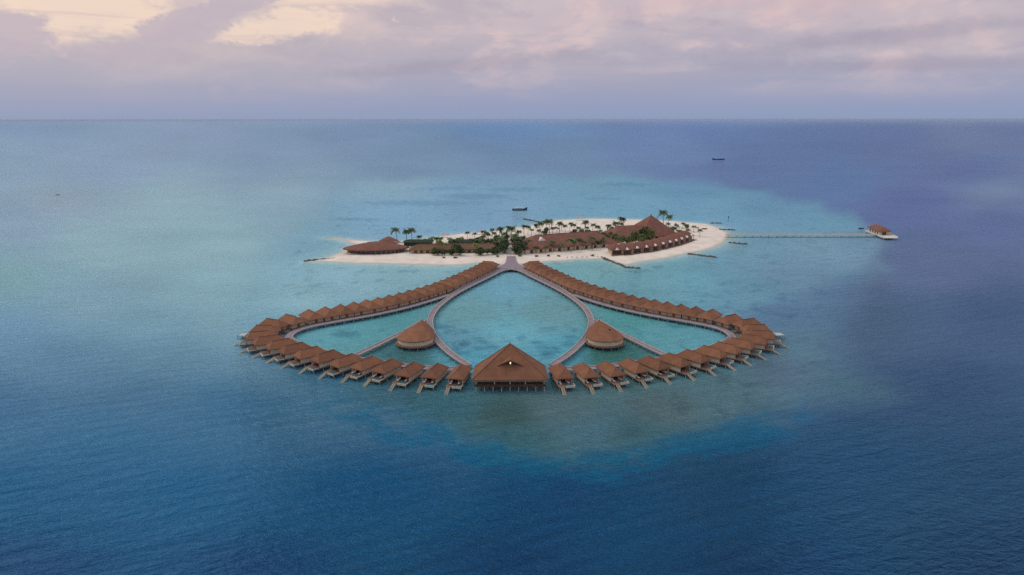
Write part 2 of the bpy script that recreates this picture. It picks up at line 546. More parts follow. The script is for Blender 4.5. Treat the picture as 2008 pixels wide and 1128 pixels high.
near = lambda p, L_: any(abs(p[0] - q[0]) < 60 and abs(p[1] - q[1]) < 25 for q in L_)
SURE_D = [(x, y, r - 3, g + 6, b + 8) if y > 850 else (x, y, r, g, b) for x, y, r, g, b in SURE_D]
DEEP = [p for p in calm(DEEP) if not near(p, SURE_D) and p[1] < 690 and not (p[0] > 1700 and p[1] > 560)] + SURE_D
LAG = [p for p in calm(LAG, 0.17, 0.12) if not near(p, SURE_L)] + SURE_L
SHORE = [(636, 466), (668, 471), (690, 478), (680, 486), (668, 495), (640, 505), (604, 512), (650, 514), (700, 517), (800, 519.5), (900, 521), (940, 517),
         (985, 520), (1020, 519), (1075, 514), (1120, 511), (1180, 509), (1195, 512), (1228, 521), (1250, 516), (1300, 509), (1360, 497), (1400, 487),
         (1425, 475), (1432, 462), (1412, 447), (1390, 440), (1320, 434), (1250, 431), (1160, 429), (1090, 432), (1050, 440), (1020, 446), (960, 454),
         (900, 459), (850, 465), (800, 472), (760, 475), (700, 471), (660, 466)]
shore = [at(x, y) for x, y in SHORE]
az_view = np.concatenate([np.linspace(-180, -52, 34)[:-1], np.linspace(-52, -40, 30)[:-1], np.linspace(-40, 40, 560),
                          np.linspace(40, 52, 30)[1:], np.linspace(52, 180, 34)[1:-1]])
ypx = np.concatenate([[234.4, 235.0, 235.5, 236.2, 237, 238.2, 239.6], np.arange(241, 1140, 2.6), [1160, 1200, 1260, 1340, 1460, 1650, 1950, 2500, 4000]])
rad = []
for yy in ypx:
    rad.append(math.hypot(*at(1004, yy)) if yy < 2500 else {2500: 12.0, 4000: 4.0}[yy])
rad = np.array(rad)
A2, R2 = np.meshgrid(np.radians(az_view), rad)
SX, SY = R2 * np.sin(A2), R2 * np.cos(A2)
fwd = SY * CP + CAM_H * SP
upc = SY * SP - CAM_H * CP
ok = fwd > 5
fs_ = np.where(ok, fwd, 5.0)
UX = np.where(ok, 1004 + 1339 * SX / fs_, np.where(SX > 0, 2300, -300))
UY = np.where(ok, 564 - 1339 * upc / fs_, 1400)
UX, UY = np.clip(UX, -350, 2350), np.clip(UY, 234, 1300)
# wander of the reef edge
wx = (fbm(UX / 70, UY / 28, 4, 3) - 0.5) * 70
wy = (fbm(UX / 70, UY / 28, 4, 9) - 0.5) * 34
deep = blend(UX + wx * 0.5, UY + wy * 0.5, DEEP, 3.2, np.interp(UY, [240, 400, 700, 900], [700.0, 3000.0, 9000.0, 26000.0]))
lag = blend(UX + wx * 0.35, UY + wy * 0.35, LAG, 3.6)
sd = poly_sd(UX + wx, (UY + wy) * 1.6, [(x, y * 1.6) for x, y in REEF])
soft_w = np.interp(UX, [420, 700, 900, 1400, 1700], [80, 70, 62, 66, 66])
soft_w = np.where(UX > 1500, np.interp(UY, [430, 480, 560, 640], [24.0, 40.0, 70.0, 70.0]), soft_w)
soft_w = np.where(UY < 420, 26, soft_w)
M = sstep(sd / soft_w, -0.5, 1.3)[..., None]
tone = deep * (1 - M) + lag * M
# turquoise rim where the front reef drops away
rim = np.exp(-((sd - 2) / 44.0) ** 2) * sstep(UY, 735, 800) * sstep(UX, 520, 760) * (1 - sstep(UX, 1480, 1640))
rim *= 0.15 + 0.95 * sstep(fbm(UX / 48, UY / 20, 4, 21), 0.25, 0.8)
rc = np.array([lin(18), lin(98), lin(135)])
rim = np.clip(rim, 0, 0.5)[..., None]
tone = tone * (1 - rim) + rc * rim
# coral heads
dk = np.zeros(UX.shape)
jx = (fbm(UX / 9, UY / 4, 3, 31) - 0.5) * 16
jy = (fbm(UX / 9, UY / 4, 3, 37) - 0.5) * 6
for x, y, a, b in DARK:
    q = ((UX + jx - x) / a) ** 2 + ((UY + jy - y) / b) ** 2
    dk = np.maximum(dk, 1 - sstep(q, 0.25, 1.5))
# scattered patches over the shallows right of the island and inside the wings
sc_ = sstep(fbm(UX / 26, UY / 7.5, 4, 51), 0.56, 0.72)
zone = np.clip(np.exp(-(((UX - 1440) / 170) ** 2 + ((UY - 585) / 42) ** 2)) + 0.45 * np.exp(-(((UX - 1560) / 130) ** 2 + ((UY - 500) / 40) ** 2))
               + 0.5 * np.exp(-(((UX - 1300) / 90) ** 2 + ((UY - 655) / 20) ** 2)) + 0.7 * np.exp(-(((UX - 850) / 120) ** 2 + ((UY - 700) / 14) ** 2))
               + 0.7 * np.exp(-(((UX - 1180) / 100) ** 2 + ((UY - 700) / 14) ** 2)), 0, 1)
dk = np.clip(np.maximum(dk * np.interp(UY, [400, 480], [0.3, 0.55]), sc_ * zone * 0.45), 0, 1)[..., None]
tone = tone * (1 - dk * np.array([0.55, 0.42, 0.30]))
# pale fringe where the bottom rises to the beach
off_sh = np.maximum(0, -poly_sd(SX, SY, shore) - 1.0)
fr_ = (0.5 * np.exp(-off_sh / 5.0) * (0.6 + 0.8 * fbm(SX / 12, SY / 12, 3, 83)))[..., None]
fr_ = np.clip(fr_, 0, 0.6)
tone = tone * (1 - fr_) + np.array([lin(170), lin(188), lin(184)]) * fr_
# broad, faint mottling and far streaks of current
mot = 1 + (fbm(UX / 150, UY / 22, 4, 61) - 0.5) * 0.16 * (1 - sstep(UY, 560, 760) * 0.85) + 0.08 * M[..., 0]
tone = tone * mot[..., None]
# sea haze painted into the water tone, paling it towards the horizon
haze_tint = (0.75 * np.exp(-(UY - 234.0) / 6.0))[..., None]
tone = tone * (1 - haze_tint) + np.array([lin(146), lin(158), lin(188)]) * haze_tint
# the tone above is what the photograph shows; take off the mirrored sky to get the base colour, painted haze left in
MY = [238, 250, 270, 310, 360, 420, 500, 600, 700, 800, 900, 1000, 1100]
MIRROR = np.array([[[0.1066, 0.1659, 0.2303], [0.0978, 0.1564, 0.2251], [0.0876, 0.1436, 0.2156], [0.085, 0.14, 0.2137], [0.088, 0.1444, 0.2188]], [[0.0915, 0.1526, 0.2158], [0.0848, 0.1453, 0.2126], [0.0773, 0.1353, 0.2069], [0.0755, 0.1322, 0.2056], [0.0774, 0.1345, 0.2075]], [[0.0667, 0.1274, 0.1886], [0.0645, 0.1252, 0.1906], [0.0607, 0.1202, 0.1916], [0.0595, 0.1181, 0.1905], [0.0597, 0.1178, 0.1897]], [[0.0514, 0.1052, 0.1603], [0.0494, 0.1027, 0.1608], [0.047, 0.1006, 0.1641], [0.0458, 0.0983, 0.1628], [0.0464, 0.0986, 0.1631]], [[0.0464, 0.0968, 0.1478], [0.0438, 0.0929, 0.1455], [0.0405, 0.0882, 0.144], [0.0399, 0.0875, 0.1454], [0.0412, 0.09, 0.1498]], [[0.0427, 0.0893, 0.1344], [0.0389, 0.0833, 0.1301], [0.0363, 0.0799, 0.131], [0.0354, 0.0783, 0.13], [0.0362, 0.0793, 0.1315]], [[0.0396, 0.0833, 0.1245], [0.0357, 0.0769, 0.12], [0.0306, 0.0677, 0.1114], [0.0301, 0.0671, 0.112], [0.0325, 0.072, 0.1195]], [[0.0353, 0.0752, 0.1137], [0.0307, 0.0672, 0.1053], [0.0268, 0.0605, 0.1005], [0.0277, 0.0625, 0.1053], [0.0278, 0.0627, 0.1057]], [[0.0329, 0.0708, 0.1071], [0.0281, 0.0622, 0.0982], [0.0232, 0.0531, 0.0887], [0.0243, 0.0558, 0.0946], [0.0263, 0.06, 0.1017]], [[0.0303, 0.0658, 0.1006], [0.0251, 0.0553, 0.0881], [0.022, 0.0504, 0.0853], [0.0217, 0.0505, 0.0866], [0.0226, 0.0524, 0.0899]], [[0.0283, 0.0617, 0.0952], [0.0243, 0.0535, 0.0849], [0.0197, 0.0452, 0.0767], [0.0194, 0.0447, 0.0775], [0.0211, 0.049, 0.0851]], [[0.0258, 0.0569, 0.0892], [0.0223, 0.0497, 0.0798], [0.018, 0.041, 0.0696], [0.0182, 0.0426, 0.0745], [0.0201, 0.047, 0.0825]], [[0.0231, 0.0507, 0.08], [0.0199, 0.0441, 0.0708], [0.0168, 0.0386, 0.0651], [0.0167, 0.0388, 0.0673], [0.0183, 0.0428, 0.0747]]])
LIT = np.array([[0.379, 0.3719, 0.3871], [0.4076, 0.3989, 0.4184], [0.4489, 0.4385, 0.4625], [0.4787, 0.4687, 0.4961], [0.4862, 0.4752, 0.5021], [0.4959, 0.4853, 0.5127], [0.5014, 0.4907, 0.5177], [0.5089, 0.4975, 0.5238], [0.5155, 0.5033, 0.5297], [0.5243, 0.5134, 0.5398], [0.5395, 0.5296, 0.5567], [0.5429, 0.5323, 0.558], [0.5505, 0.5409, 0.5686]])


def tab_mirror(tab, x, y):
    xs_ = np.array([120, 500, 1004, 1508, 1890.0])
    o_ = np.zeros(x.shape + (3,))
    for c_ in range(3):
        cols = np.stack([np.interp(y, MY, tab[:, q, c_]) for q in range(5)])
        fx = np.interp(x, xs_, np.arange(5.0))
        i0 = np.clip(fx.astype(int), 0, 3)
        f_ = fx - i0
        o_[..., c_] = np.take_along_axis(cols, i0[None], 0)[0] * (1 - f_) + np.take_along_axis(cols, i0[None] + 1, 0)[0] * f_
    return o_


lit = np.stack([np.interp(UY, MY, LIT[:, c_]) for c_ in range(3)], -1)
own = (tone - tab_mirror(MIRROR, UX, UY)) / lit
own = np.clip(own, 0.002, 0.8)

nr, nc = SX.shape
verts = [(float(SX[i, j]), float(SY[i, j]), 0.0) for i in range(nr) for j in range(nc)]
verts.append((0, 0, 0))
faces = []
for i in range(nr - 1):
    for j in range(nc):
        k = (j + 1) % nc
        faces.append((i * nc + j, i * nc + k, (i + 1) * nc + k, (i + 1) * nc + j))
for j in range(nc):
    faces.append(((nr - 1) * nc + j, (nr - 1) * nc + (j + 1) % nc, nr * nc))
me = bpy.data.meshes.new('sea')
me.from_pydata(verts, [], faces)
me.flip_normals()
at_ = me.attributes.new('water_tone', 'FLOAT_COLOR', 'POINT')
buf = np.ones((nr * nc + 1, 4), dtype=np.float32)
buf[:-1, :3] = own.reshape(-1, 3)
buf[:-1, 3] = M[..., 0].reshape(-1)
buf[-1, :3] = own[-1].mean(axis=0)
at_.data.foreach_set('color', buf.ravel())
me.polygons.foreach_set('use_smooth', [True] * len(me.polygons))
me.update()

wm = bpy.data.materials.new('water')
wm.use_nodes = True
t = wm.node_tree
k = N(t)
b = t.nodes['Principled BSDF']
an = k.new('ShaderNodeAttribute')
an.attribute_name = 'water_tone'
geo = k.new('ShaderNodeNewGeometry')
sp3 = k.new('ShaderNodeSeparateXYZ')
t.links.new(geo.outputs['Position'], sp3.inputs[0])
wxn, wyn = sp3.outputs[0], sp3.outputs[1]


def rot(u, v, deg):
    c, s = math.cos(R(deg)), math.sin(R(deg))
    return (k.m('ADD', k.m('MULTIPLY', u, c), k.m('MULTIPLY', v, s)), k.m('SUBTRACT', k.m('MULTIPLY', v, c), k.m('MULTIPLY', u, s)))


a1, b1 = rot(wxn, wyn, 22)
crest = k.noise(k.xyz(k.m('MULTIPLY', a1, 0.07), k.m('MULTIPLY', b1, 0.30), 0.0), 1.0, 5.0, 0.62, 0.6)
a2, b2 = rot(wxn, wyn, -12)
chop = k.noise(k.xyz(k.m('MULTIPLY', a2, 0.32), k.m('MULTIPLY', b2, 0.75), 5.0), 1.0, 4.0, 0.6, 0.3)
gust = k.noise(k.xyz(k.m('MULTIPLY', wxn, 0.006), k.m('MULTIPLY', wyn, 0.010), 2.0), 1.0, 4.0, 0.55, 0.5)
hgt = k.m('ADD', k.m('MULTIPLY', crest, 1.0), k.m('MULTIPLY', chop, 0.6))
bp = k.new('ShaderNodeBump')
t.links.new(hgt, bp.inputs['Height'])
bp.inputs['Distance'].default_value = 2.1
t.links.new(k.m('ADD', 0.82, k.m('MULTIPLY', k.smooth(gust, 0.35, 0.65), 0.22)), bp.inputs['Strength'])
# small bottom texture
pat = k.noise(k.xyz(k.m('MULTIPLY', wxn, 0.05), k.m('MULTIPLY', wyn, 0.05), 9.0), 1.0, 5.0, 0.6, 0.4)
coral = k.noise(k.xyz(k.m('MULTIPLY', wxn, 0.11), k.m('MULTIPLY', wyn, 0.085), 3.0), 1.0, 6.0, 0.62, 0.6)
coral = k.m('MULTIPLY', k.smooth(coral, 0.50, 0.66), k.smooth(pat, 0.38, 0.6))
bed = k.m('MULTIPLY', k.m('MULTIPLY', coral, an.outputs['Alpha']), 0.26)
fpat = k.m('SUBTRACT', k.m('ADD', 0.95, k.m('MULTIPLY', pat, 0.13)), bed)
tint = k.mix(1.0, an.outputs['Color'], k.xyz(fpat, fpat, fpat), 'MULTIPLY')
# scattered light from the water body below, mirrored sky above; a wavy sea never becomes a full mirror at the horizon
t.nodes.remove(b)
dif = k.new('ShaderNodeBsdfDiffuse')
t.links.new(tint, dif.inputs['Color'])
t.links.new(bp.outputs[0], dif.inputs['Normal'])
glo = k.new('ShaderNodeBsdfGlossy')
glo.inputs['Color'].default_value = (0.36, 0.78, 1.0, 1)
glo.inputs['Roughness'].default_value = 0.10
t.links.new(bp.outputs[0], glo.inputs['Normal'])
fr = k.new('ShaderNodeFresnel')
fr.inputs['IOR'].default_value = 1.333
t.links.new(bp.outputs[0], fr.inputs['Normal'])
ms = k.new('ShaderNodeMixShader')
t.links.new(k.m('MINIMUM', k.m('MULTIPLY', fr.outputs[0], 1.35), 0.38), ms.inputs[0])
t.links.new(dif.outputs[0], ms.inputs[1])
t.links.new(glo.outputs[0], ms.inputs[2])
t.links.new(ms.outputs[0], [n for n in t.nodes if n.type == 'OUTPUT_MATERIAL'][0].inputs['Surface'])
me.materials.append(wm)
sea = tag(obj('sea', me), kind='structure')

# ------------------------------------------------------------------ thin sea haze, even in density
hm = bpy.data.materials.new('sea_haze')
hm.use_nodes = True
ht = hm.node_tree
ht.nodes.clear()
pv = ht.nodes.new('ShaderNodeVolumePrincipled')
pv.inputs['Color'].default_value = (0.74, 0.86, 1.0, 1)
pv.inputs['Density'].default_value = HAZE
pv.inputs['Anisotropy'].default_value = 0.0
ho = ht.nodes.new('ShaderNodeOutputMaterial')
ht.links.new(pv.outputs[0], ho.inputs['Volume'])
hx = 300000.0
hb = bpy.data.meshes.new('haze')
hb.from_pydata([(x, y, z) for z in (-2.5, 90.0) for x, y in ((-hx, -hx), (hx, -hx), (hx, hx), (-hx, hx))], [],
               [(0, 3, 2, 1), (4, 5, 6, 7), (0, 1, 5, 4), (1, 2, 6, 5), (2, 3, 7, 6), (3, 0, 4, 7)])
hb.materials.append(hm)
tag(obj('haze', hb), 'thin blue sea haze softening the far horizon', 'haze', kind='stuff')

# ------------------------------------------------------------------ the island: one sheet of sand rising from the sea
xs = np.arange(-150, 190, 2.5)
ys_ = np.arange(378, 604, 2.5)
GX, GY = np.meshgrid(xs, ys_)
wob = (fbm(GX / 14, GY / 14, 3, 71) - 0.5) * 4
sdi = poly_sd(GX, GY, shore) + wob
HZ = np.interp(sdi, [-6, -1.0, 0, 4, 14, 40], [-1.6, -0.35, 0.03, 0.45, 1.15, 1.5]) + np.where(sdi > 3, (fbm(GX / 9, GY / 9, 3, 77) - 0.5) * 0.35, 0)
keep = sdi > -6
ny, nx = GX.shape
idx = -np.ones(GX.shape, int)
sv = []
for i in range(ny):
    for j in range(nx):
        if keep[i, j]:
            idx[i, j] = len(sv)
            sv.append((GX[i, j], GY[i, j], HZ[i, j]))
sf = []
for i in range(ny - 1):
    for j in range(nx - 1):
        q = (idx[i, j], idx[i, j + 1], idx[i + 1, j + 1], idx[i + 1, j])
        if min(q) >= 0:
            sf.append(tuple(int(v) for v in q))
sand = bpy.data.meshes.new('sand_island')
sand.from_pydata(sv, [], sf)
sand.polygons.foreach_set('use_smooth', [True] * len(sand.polygons))
sm = mat('sand', (0.88, 0.77, 0.65), 0.9, 0.07, 0.12, 0.2)
# damp sand close to the waterline
t = sm.node_tree
k = N(t)
b = t.nodes['Principled BSDF']
src = b.inputs['Base Color'].links[0].from_socket
g_ = k.new('ShaderNodeNewGeometry')
s_ = k.new('ShaderNodeSeparateXYZ')
t.links.new(g_.outputs['Position'], s_.inputs[0])
t.links.new(k.mix(k.smooth(s_.outputs[2], 0.05, 0.5), rgb(196, 190, 180), src), b.inputs['Base Color'])
sand.materials.append(sm)
island = tag(obj('sand_island', sand), kind='structure')


def ground(x, y):
    j = int(round((x + 150) / 2.5))
    i = int(round((y - 378) / 2.5))
    if 0 <= i < ny and 0 <= j < nx:
        return float(max(HZ[i, j], -0.3))
    return 0.0


# footpath from the jetty into the island
path = [at(998, 502, 1), at(996, 488, 1), at(1000, 475, 1), at(997, 462, 1), at(1001, 452, 1)]
pm = MB()
for i in range(len(path)):
    x, y = path[i]
    for s in (-1.6, 1.6):
        pm.v.append((x + s, y, ground(x, y) + 0.08))
for i in range(len(path) - 1):
    pm.f.append((2 * i, 2 * i + 1, 2 * i + 3, 2 * i + 2))
mat('path', (0.62, 0.55, 0.49), 0.9, 0.1, 0.4)
tag(pm.build('footpath', 'path'), kind='structure')

# ------------------------------------------------------------------ water villas


def make_villa():
    root = empty('water_villa', (0, 0, 0))
    hip_roof([(-3.4, -4.1), (3.4, -4.1), (3.4, 7.0), (-3.4, 7.0)], [(0, -1.3), (0, 4.9)], 3.45, 5.75, 0.2).build('roof', 'shingle', root)
    rf = [c for c in root.children if c.name.startswith('roof')][0]
    m = MB()
    m.beam((0, -1.4, 5.79), (0, 5.0, 5.79), 0.35, 0.16)
    m.build('ridge_cap', 'ridge', rf)
    # cream side screens and rear wall
    MB().box(-2.75, -2.55, -2.8, 6.4, 1.35, 3.24).build('side_wall', 'cream', root)
    MB().box(2.55, 2.75, -2.8, 6.4, 1.35, 3.24).build('side_wall', 'cream', root)
    MB().box(-2.549, 2.549, -2.8, -2.6, 1.52, 3.24).build('rear_wall', 'cream', root)
    MB().box(-0.55, 0.5, -2.92, -2.81, 1.53, 3.2).build('door', 'timber', root)
    # recessed glazed front with brown timber
    MB().box(-2.54, 2.54, 4.0, 4.12, 1.52, 3.23).build('front_glazing', 'glass', root)
    m = MB()
    for x in (-2.5, -1.25, 0, 1.25, 2.5):
        m.box(x - 0.07, x + 0.07, 4.13, 4.25, 1.53, 3.22)
    m.box(-2.54, 2.54, 4.13, 4.2, 2.95, 3.23)
    m.build('window_frame', 'timber', root)
    MB().box(-2.5, -0.9, 4.3, 5.9, 1.53, 3.0).build('partition', 'timber', root)
    # decks
    MB().box(-3.0, 3.0, -3.6, 9.1, 1.2, 1.5).build('deck', 'deck', root)
    MB().box(-1.2, 1.2, -6.3, -3.61, 1.25, 1.49).build('entrance_bridge', 'deck', root)
    # cream plunge-pool wall along the outer edge
    m = MB()
    m.box(-3.05, 0.5, 9.12, 9.38, 1.1, 1.78)
    m.box(-3.05, -2.85, 6.9, 9.11, 1.51, 1.78)
    m.build('pool_wall', 'cream', root)
    MB().box(-2.79, 0.4, 7.2, 9.0, 1.502, 1.56).build('plunge_pool', 'pool_water', root)
    # stair to the water
    m = MB()
    for x in (1.2, 2.25):
        m.beam((x, 8.9, 1.45), (x, 13.0, -0.55), 0.16, 0.3)
    for i in range(9):
        f = (i + 0.5) / 9
        y, z = 8.9 + 4.1 * f, 1.5 - 2.0 * f
        m.box(1.28, 2.17, y - 0.17, y + 0.17, z - 0.04, z + 0.04)
    m.build('stair', 'stair', root)
    for x, y in ((-2.6, -3), (2.6, -3), (-2.6, 1), (2.6, 1), (-2.6, 5), (2.6, 5), (-2.6, 8.8), (2.6, 8.8), (0.2, 8.8)):
        MB().rod(x, y, -1.0, 1.19, 0.14, 6).build('pile', 'pile', root)
    MB().box(2.9, 3.5, -2.2, -0.6, 1.51, 2.5).build('service_box', 'blue_grey', root)
    MB().rod(2.35, 5.9, 1.51, 3.24, 0.1, 6).build('porch_post', 'cream', root)
    return root


proto = make_villa()
first_villa = [True]
VILLAS = []


def place_villa(u, y, heading, side, label, group):
    """u = distance from the resort axis; heading in degrees from -Y, outwards; side -1 left, 1 right"""
    o = proto if first_villa[0] else copy_tree(proto)
    first_villa[0] = False
    d = rt(R(heading))
    d = Vector((d.x * side, d.y))
    o.location = (X0 + side * u, y, 0)
    o.rotation_euler = (0, 0, math.atan2(-d.x, d.y) + random.uniform(-0.02, 0.02))
    o.location.z = random.uniform(-0.06, 0.06)
    tag(o, label, 'villa', group)
    VILLAS.append(o)
    return o


FRONT = [(16.5, 214.3, 11), (24.7, 215.3, 16), (33.0, 216.6, 21), (41.0, 219.6, 26), (48.3, 222.4, 31), (56.0, 225.0, 36.5), (63.4, 229.0, 41.5),
         (70.6, 233.2, 47), (77.2, 237.6, 52), (83.7, 242.4, 57), (90.2, 247.0, 63)]
TIP = [(95.0, 252.4, 77), (96.2, 259.8, 94), (95.6, 267.2, 114)]
# inner edge of the boardwalk, from the tip of the wing up to the jetty
EDGE = [(84.0, 253.0), (86.3, 257.5), (86.3, 262.0), (85.2, 266.5), (82.0, 271.3), (73.0, 278.0), (63.0, 285.0), (55.0, 291.5), (45.0, 301.5), (37.0, 312.0),
        (31.0, 321.0), (26.0, 328.5), (21.0, 339.0), (15.5, 352.0), (10.0, 364.5), (6.3, 374.3), (3.6, 383.0), (2.0, 391.0)]


def resample(pts, step):
    p = [Vector(q) for q in pts]
    outp, acc = [], 0.0
    L = [0.0]
    for a_, b_ in zip(p, p[1:]):
        L.append(L[-1] + (b_ - a_).length)
    s = 0.0
    while s <= L[-1]:
        i = max(j for j in range(len(L)) if L[j] <= s + 1e-9)
        i = min(i, len(p) - 2)
        f = (s - L[i]) / (L[i + 1] - L[i])
        outp.append(p[i].lerp(p[i + 1], f))
        s += step
    return outp


def smooth_curve(pts, it=2):
    p = [Vector(q) for q in pts]
    for _ in range(it):
        q = [p[0]]
        for a_, b_ in zip(p, p[1:]):
            q += [a_.lerp(b_, 0.25), a_.lerp(b_, 0.75)]
        q.append(p[-1])
        p = q
    return p


edge_s = smooth_curve(EDGE, 2)
BACK = []
rs = resample(edge_s, 0.25)
s = 16.5                      # metres along the edge from its start to the first villa of the back row
while True:
    i = int(s / 0.25)
    if i > len(rs) - 14:
        break
    tg = (rs[min(i + 14, len(rs) - 1)] - rs[max(0, i - 14)]).normalized()
    nrm = Vector((-tg.y, tg.x))
    if nrm.x < 0:
        nrm = -nrm
    p = rs[i] + nrm * 7.6
    BACK.append((p.x, p.y, math.degrees(math.atan2(nrm.x, -nrm.y))))
    s += 6.75
for side, nm in ((-1, 'left'), (1, 'right')):
    for i, (u, y, h) in enumerate(FRONT):
        place_villa(u, y, h, side, 'brown-roofed water villa with stair, %s from the great pavilion along the %s front arc' % (ORD[i], nm),
                    'water villas on the front arcs').scale = (0.9, 1.0, 1.0)
    for i, (u, y, h) in enumerate(TIP):
        lab = ['water villa at the %s tip, next to the front arc',
               'water villa with a white net deck facing outwards at the %s tip',
               'large-looking water villa roof at the rear of the %s tip, beside the back row'][i] % nm
        v = place_villa(u, y, h, side, lab, 'water villas at the wing tips')
        if i == 1:
            m = MB()
            m.box(-1.9, 2.4, 9.46, 12.4, 1.42, 1.5)
            n_ = m.build('overwater_net', 'net', v)
            n_['label'] = 'white net platform over the water'
            m = MB()
            for a_, b_ in (((-1.9, 9.44, 1.5), (-1.9, 12.5, 1.5)), ((2.4, 9.44, 1.5), (2.4, 12.5, 1.5)), ((-2.0, 12.5, 1.5), (2.5, 12.5, 1.5))):
                m.beam(a_, b_, 0.2, 0.25)
            for x in (-1.9, 2.4):
                m.rod(x, 12.4, -1, 1.4, 0.12)
            m.build('net_frame', 'pile', v)
    nb = len(BACK)
    for i, (u, y, h) in enumerate(BACK):
        place_villa(u, y, h, side, 'brown-roofed water villa, %s from the tip along the %s back row' % (ORD[i], nm), 'water villas on the back rows').scale = (1.14, 1.0, 1.0)

# sun loungers on the open decks of the front villas (white specks in the photograph)


def make_lounger():
    root = empty('sun_lounger', (0, 0, 0))
    m = MB()
    m.box(-0.33, 0.33, -0.95, 0.45, 0.28, 0.4)
    m.add([(-0.33, -0.95, 0.28), (0.33, -0.95, 0.28), (0.33, -1.5, 0.75), (-0.33, -1.5, 0.75), (-0.33, -0.95, 0.4), (0.33, -0.95, 0.4), (0.33, -1.45, 0.85), (-0.33, -1.45, 0.85)],
          [(0, 1, 2, 3), (7, 6, 5, 4), (0, 4, 5, 1), (1, 5, 6, 2), (2, 6, 7, 3), (3, 7, 4, 0)])
    m.build('mattress', 'white', root)
    m = MB()
    for x in (-0.28, 0.28):
        for y in (-0.9, 0.35):
            m.box(x - 0.04, x + 0.04, y - 0.04, y + 0.04, 0, 0.279)
    m.build('legs', 'timber', root)
    return root


lproto = make_lounger()
lfirst = [True]


def place_lounger(loc, rz, label, group):
    o = lproto if lfirst[0] else copy_tree(lproto)
    lfirst[0] = False
    o.location = loc
    o.rotation_euler = (0, 0, rz)
    tag(o, label, 'lounger', group)


nf = len(FRONT) + len(TIP) + nb
for sidx, nm in ((0, 'left'), (1, 'right')):
    for i in range(5):
        v = VILLAS[sidx * nf + i]
        for lx, ly, rzz, wh in ((1.5, 6.9, 0.0, 'beside the stair'), (-1.2, 6.6, 0.25, 'beside the plunge pool')):
            p = Matrix.Rotation(v.rotation_euler.z, 4, 'Z') @ Vector((lx, ly, 0))
            place_lounger((v.location.x + p.x, v.location.y + p.y, 1.57 if lx < 0 else 1.51), v.rotation_euler.z + rzz,
                          'white sun lounger %s on the %s %s front villa deck' % (wh, ORD[i], nm), 'sun loungers on villa decks')

# ------------------------------------------------------------------ boardwalks on piles


def ribbon(name, inner, width, z, label, cat='boardwalk', pile_step=4.0, kerbs=('in',), deck='boards', kerb='kerb', closed_side=1, pile_rows=(0.4, -0.4), ph=0.0, group=None, kw=0.22, kh=0.3):
    """timber deck whose one edge is the polyline `inner`, widening towards side closed_side"""
    p = [Vector(q) for q in inner]
    nr_ = []
    for i in range(len(p)):
        tg_ = (p[min(i + 1, len(p) - 1)] - p[max(0, i - 1)]).normalized()
        nr_.append(Vector((-tg_.y, tg_.x)) * closed_side)
    ws = width if isinstance(width, (list, tuple)) else [width] * len(p)
    q = [a_ + n_ * w_ for a_, n_, w_ in zip(p, nr_, ws)]
    root = empty(name, (p[0].x, p[0].y, 0))
    off = Vector((p[0].x, p[0].y))
    th = 0.32

    def strip(A, B, z0, z1):
        m_ = MB()
        n_ = len(A)
        for a_, b_ in zip(A, B):
            a_, b_ = a_ - off, b_ - off
            m_.v += [(a_.x, a_.y, z1), (b_.x, b_.y, z1), (b_.x, b_.y, z0), (a_.x, a_.y, z0)]
        for i in range(n_ - 1):
            o_ = 4 * i
            for j in range(4):
                m_.f.append((o_ + j, o_ + (j + 1) % 4, o_ + 4 + (j + 1) % 4, o_ + 4 + j))
        m_.f += [(0, 1, 2, 3), (4 * n_ - 1, 4 * n_ - 2, 4 * n_ - 3, 4 * n_ - 4)]
        return m_
    strip(p, q, z - th, z).build('deck', deck, root)
    if 'in' in kerbs:
        strip([a_ - n_ * 0.02 for a_, n_ in zip(p, nr_)], [a_ + n_ * kw for a_, n_ in zip(p, nr_)], z + 0.003, z + kh).build('edge_beam', kerb, root)
    if 'out' in kerbs:
        strip([b_ - n_ * kw for b_, n_ in zip(q, nr_)], [b_ + n_ * 0.02 for b_, n_ in zip(q, nr_)], z + 0.003, z + kh).build('edge_beam', kerb, root)
    # piles
    mid = [a_.lerp(b_, 0.5) for a_, b_ in zip(p, q)]
    pm_ = MB().rod(0, 0, -1.2, z - th - 0.002, 0.15, 6).mesh('pile', 'pile')
    L = 0.0
    nxt = pile_step * 0.5
    for i in range(len(mid) - 1):
        seg = (mid[i + 1] - mid[i]).length
        while nxt <= L + seg:
            f = (nxt - L) / seg
            c_ = mid[i].lerp(mid[i + 1], f)
            n_ = nr_[i]
            w_ = ws[i]
            for r_ in pile_rows:
                o = obj('pile', pm_, root)
                o.location = (c_.x + n_.x * r_ * w_ - off.x, c_.y + n_.y * r_ * w_ - off.y, 0)
            nxt += pile_step
        L += seg
    tag(root, label, cat, group)
    return root


DZ = 1.6
TEAR_TOP = [(0.0, 381.5), (3.0, 380.0), (6.3, 374.3), (10.0, 364.5), (15.5, 352.0), (21.0, 339.0), (26.0, 326.0), (30.0, 312.0), (32.8, 298.0), (33.5, 282.0),
            (31.6, 268.0), (28.6, 256.6), (24.0, 245.0), (19.2, 235.0), (13.4, 225.6)]
WING = [(29.2, 324.0), (31.0, 321.0), (37.0, 312.0), (45.0, 301.5), (55.0, 291.5), (63.0, 285.0), (73.0, 278.0), (81.5, 271.6), (85.4, 266.5), (86.6, 262.0),
        (86.3, 257.5), (83.6, 253.0), (78.2, 248.2), (72.0, 243.5), (65.7, 239.2), (59.0, 235.6), (52.0, 232.0), (44.8, 229.4), (38.0, 227.0), (30.8, 224.4),
        (23.0, 223.0), (13.5, 222.6)]
SPUR = [(35.5, 281.0), (38.5, 272.0), (42.0, 263.0), (46.0, 254.5), (50.5, 245.0), (55.2, 235.6)]
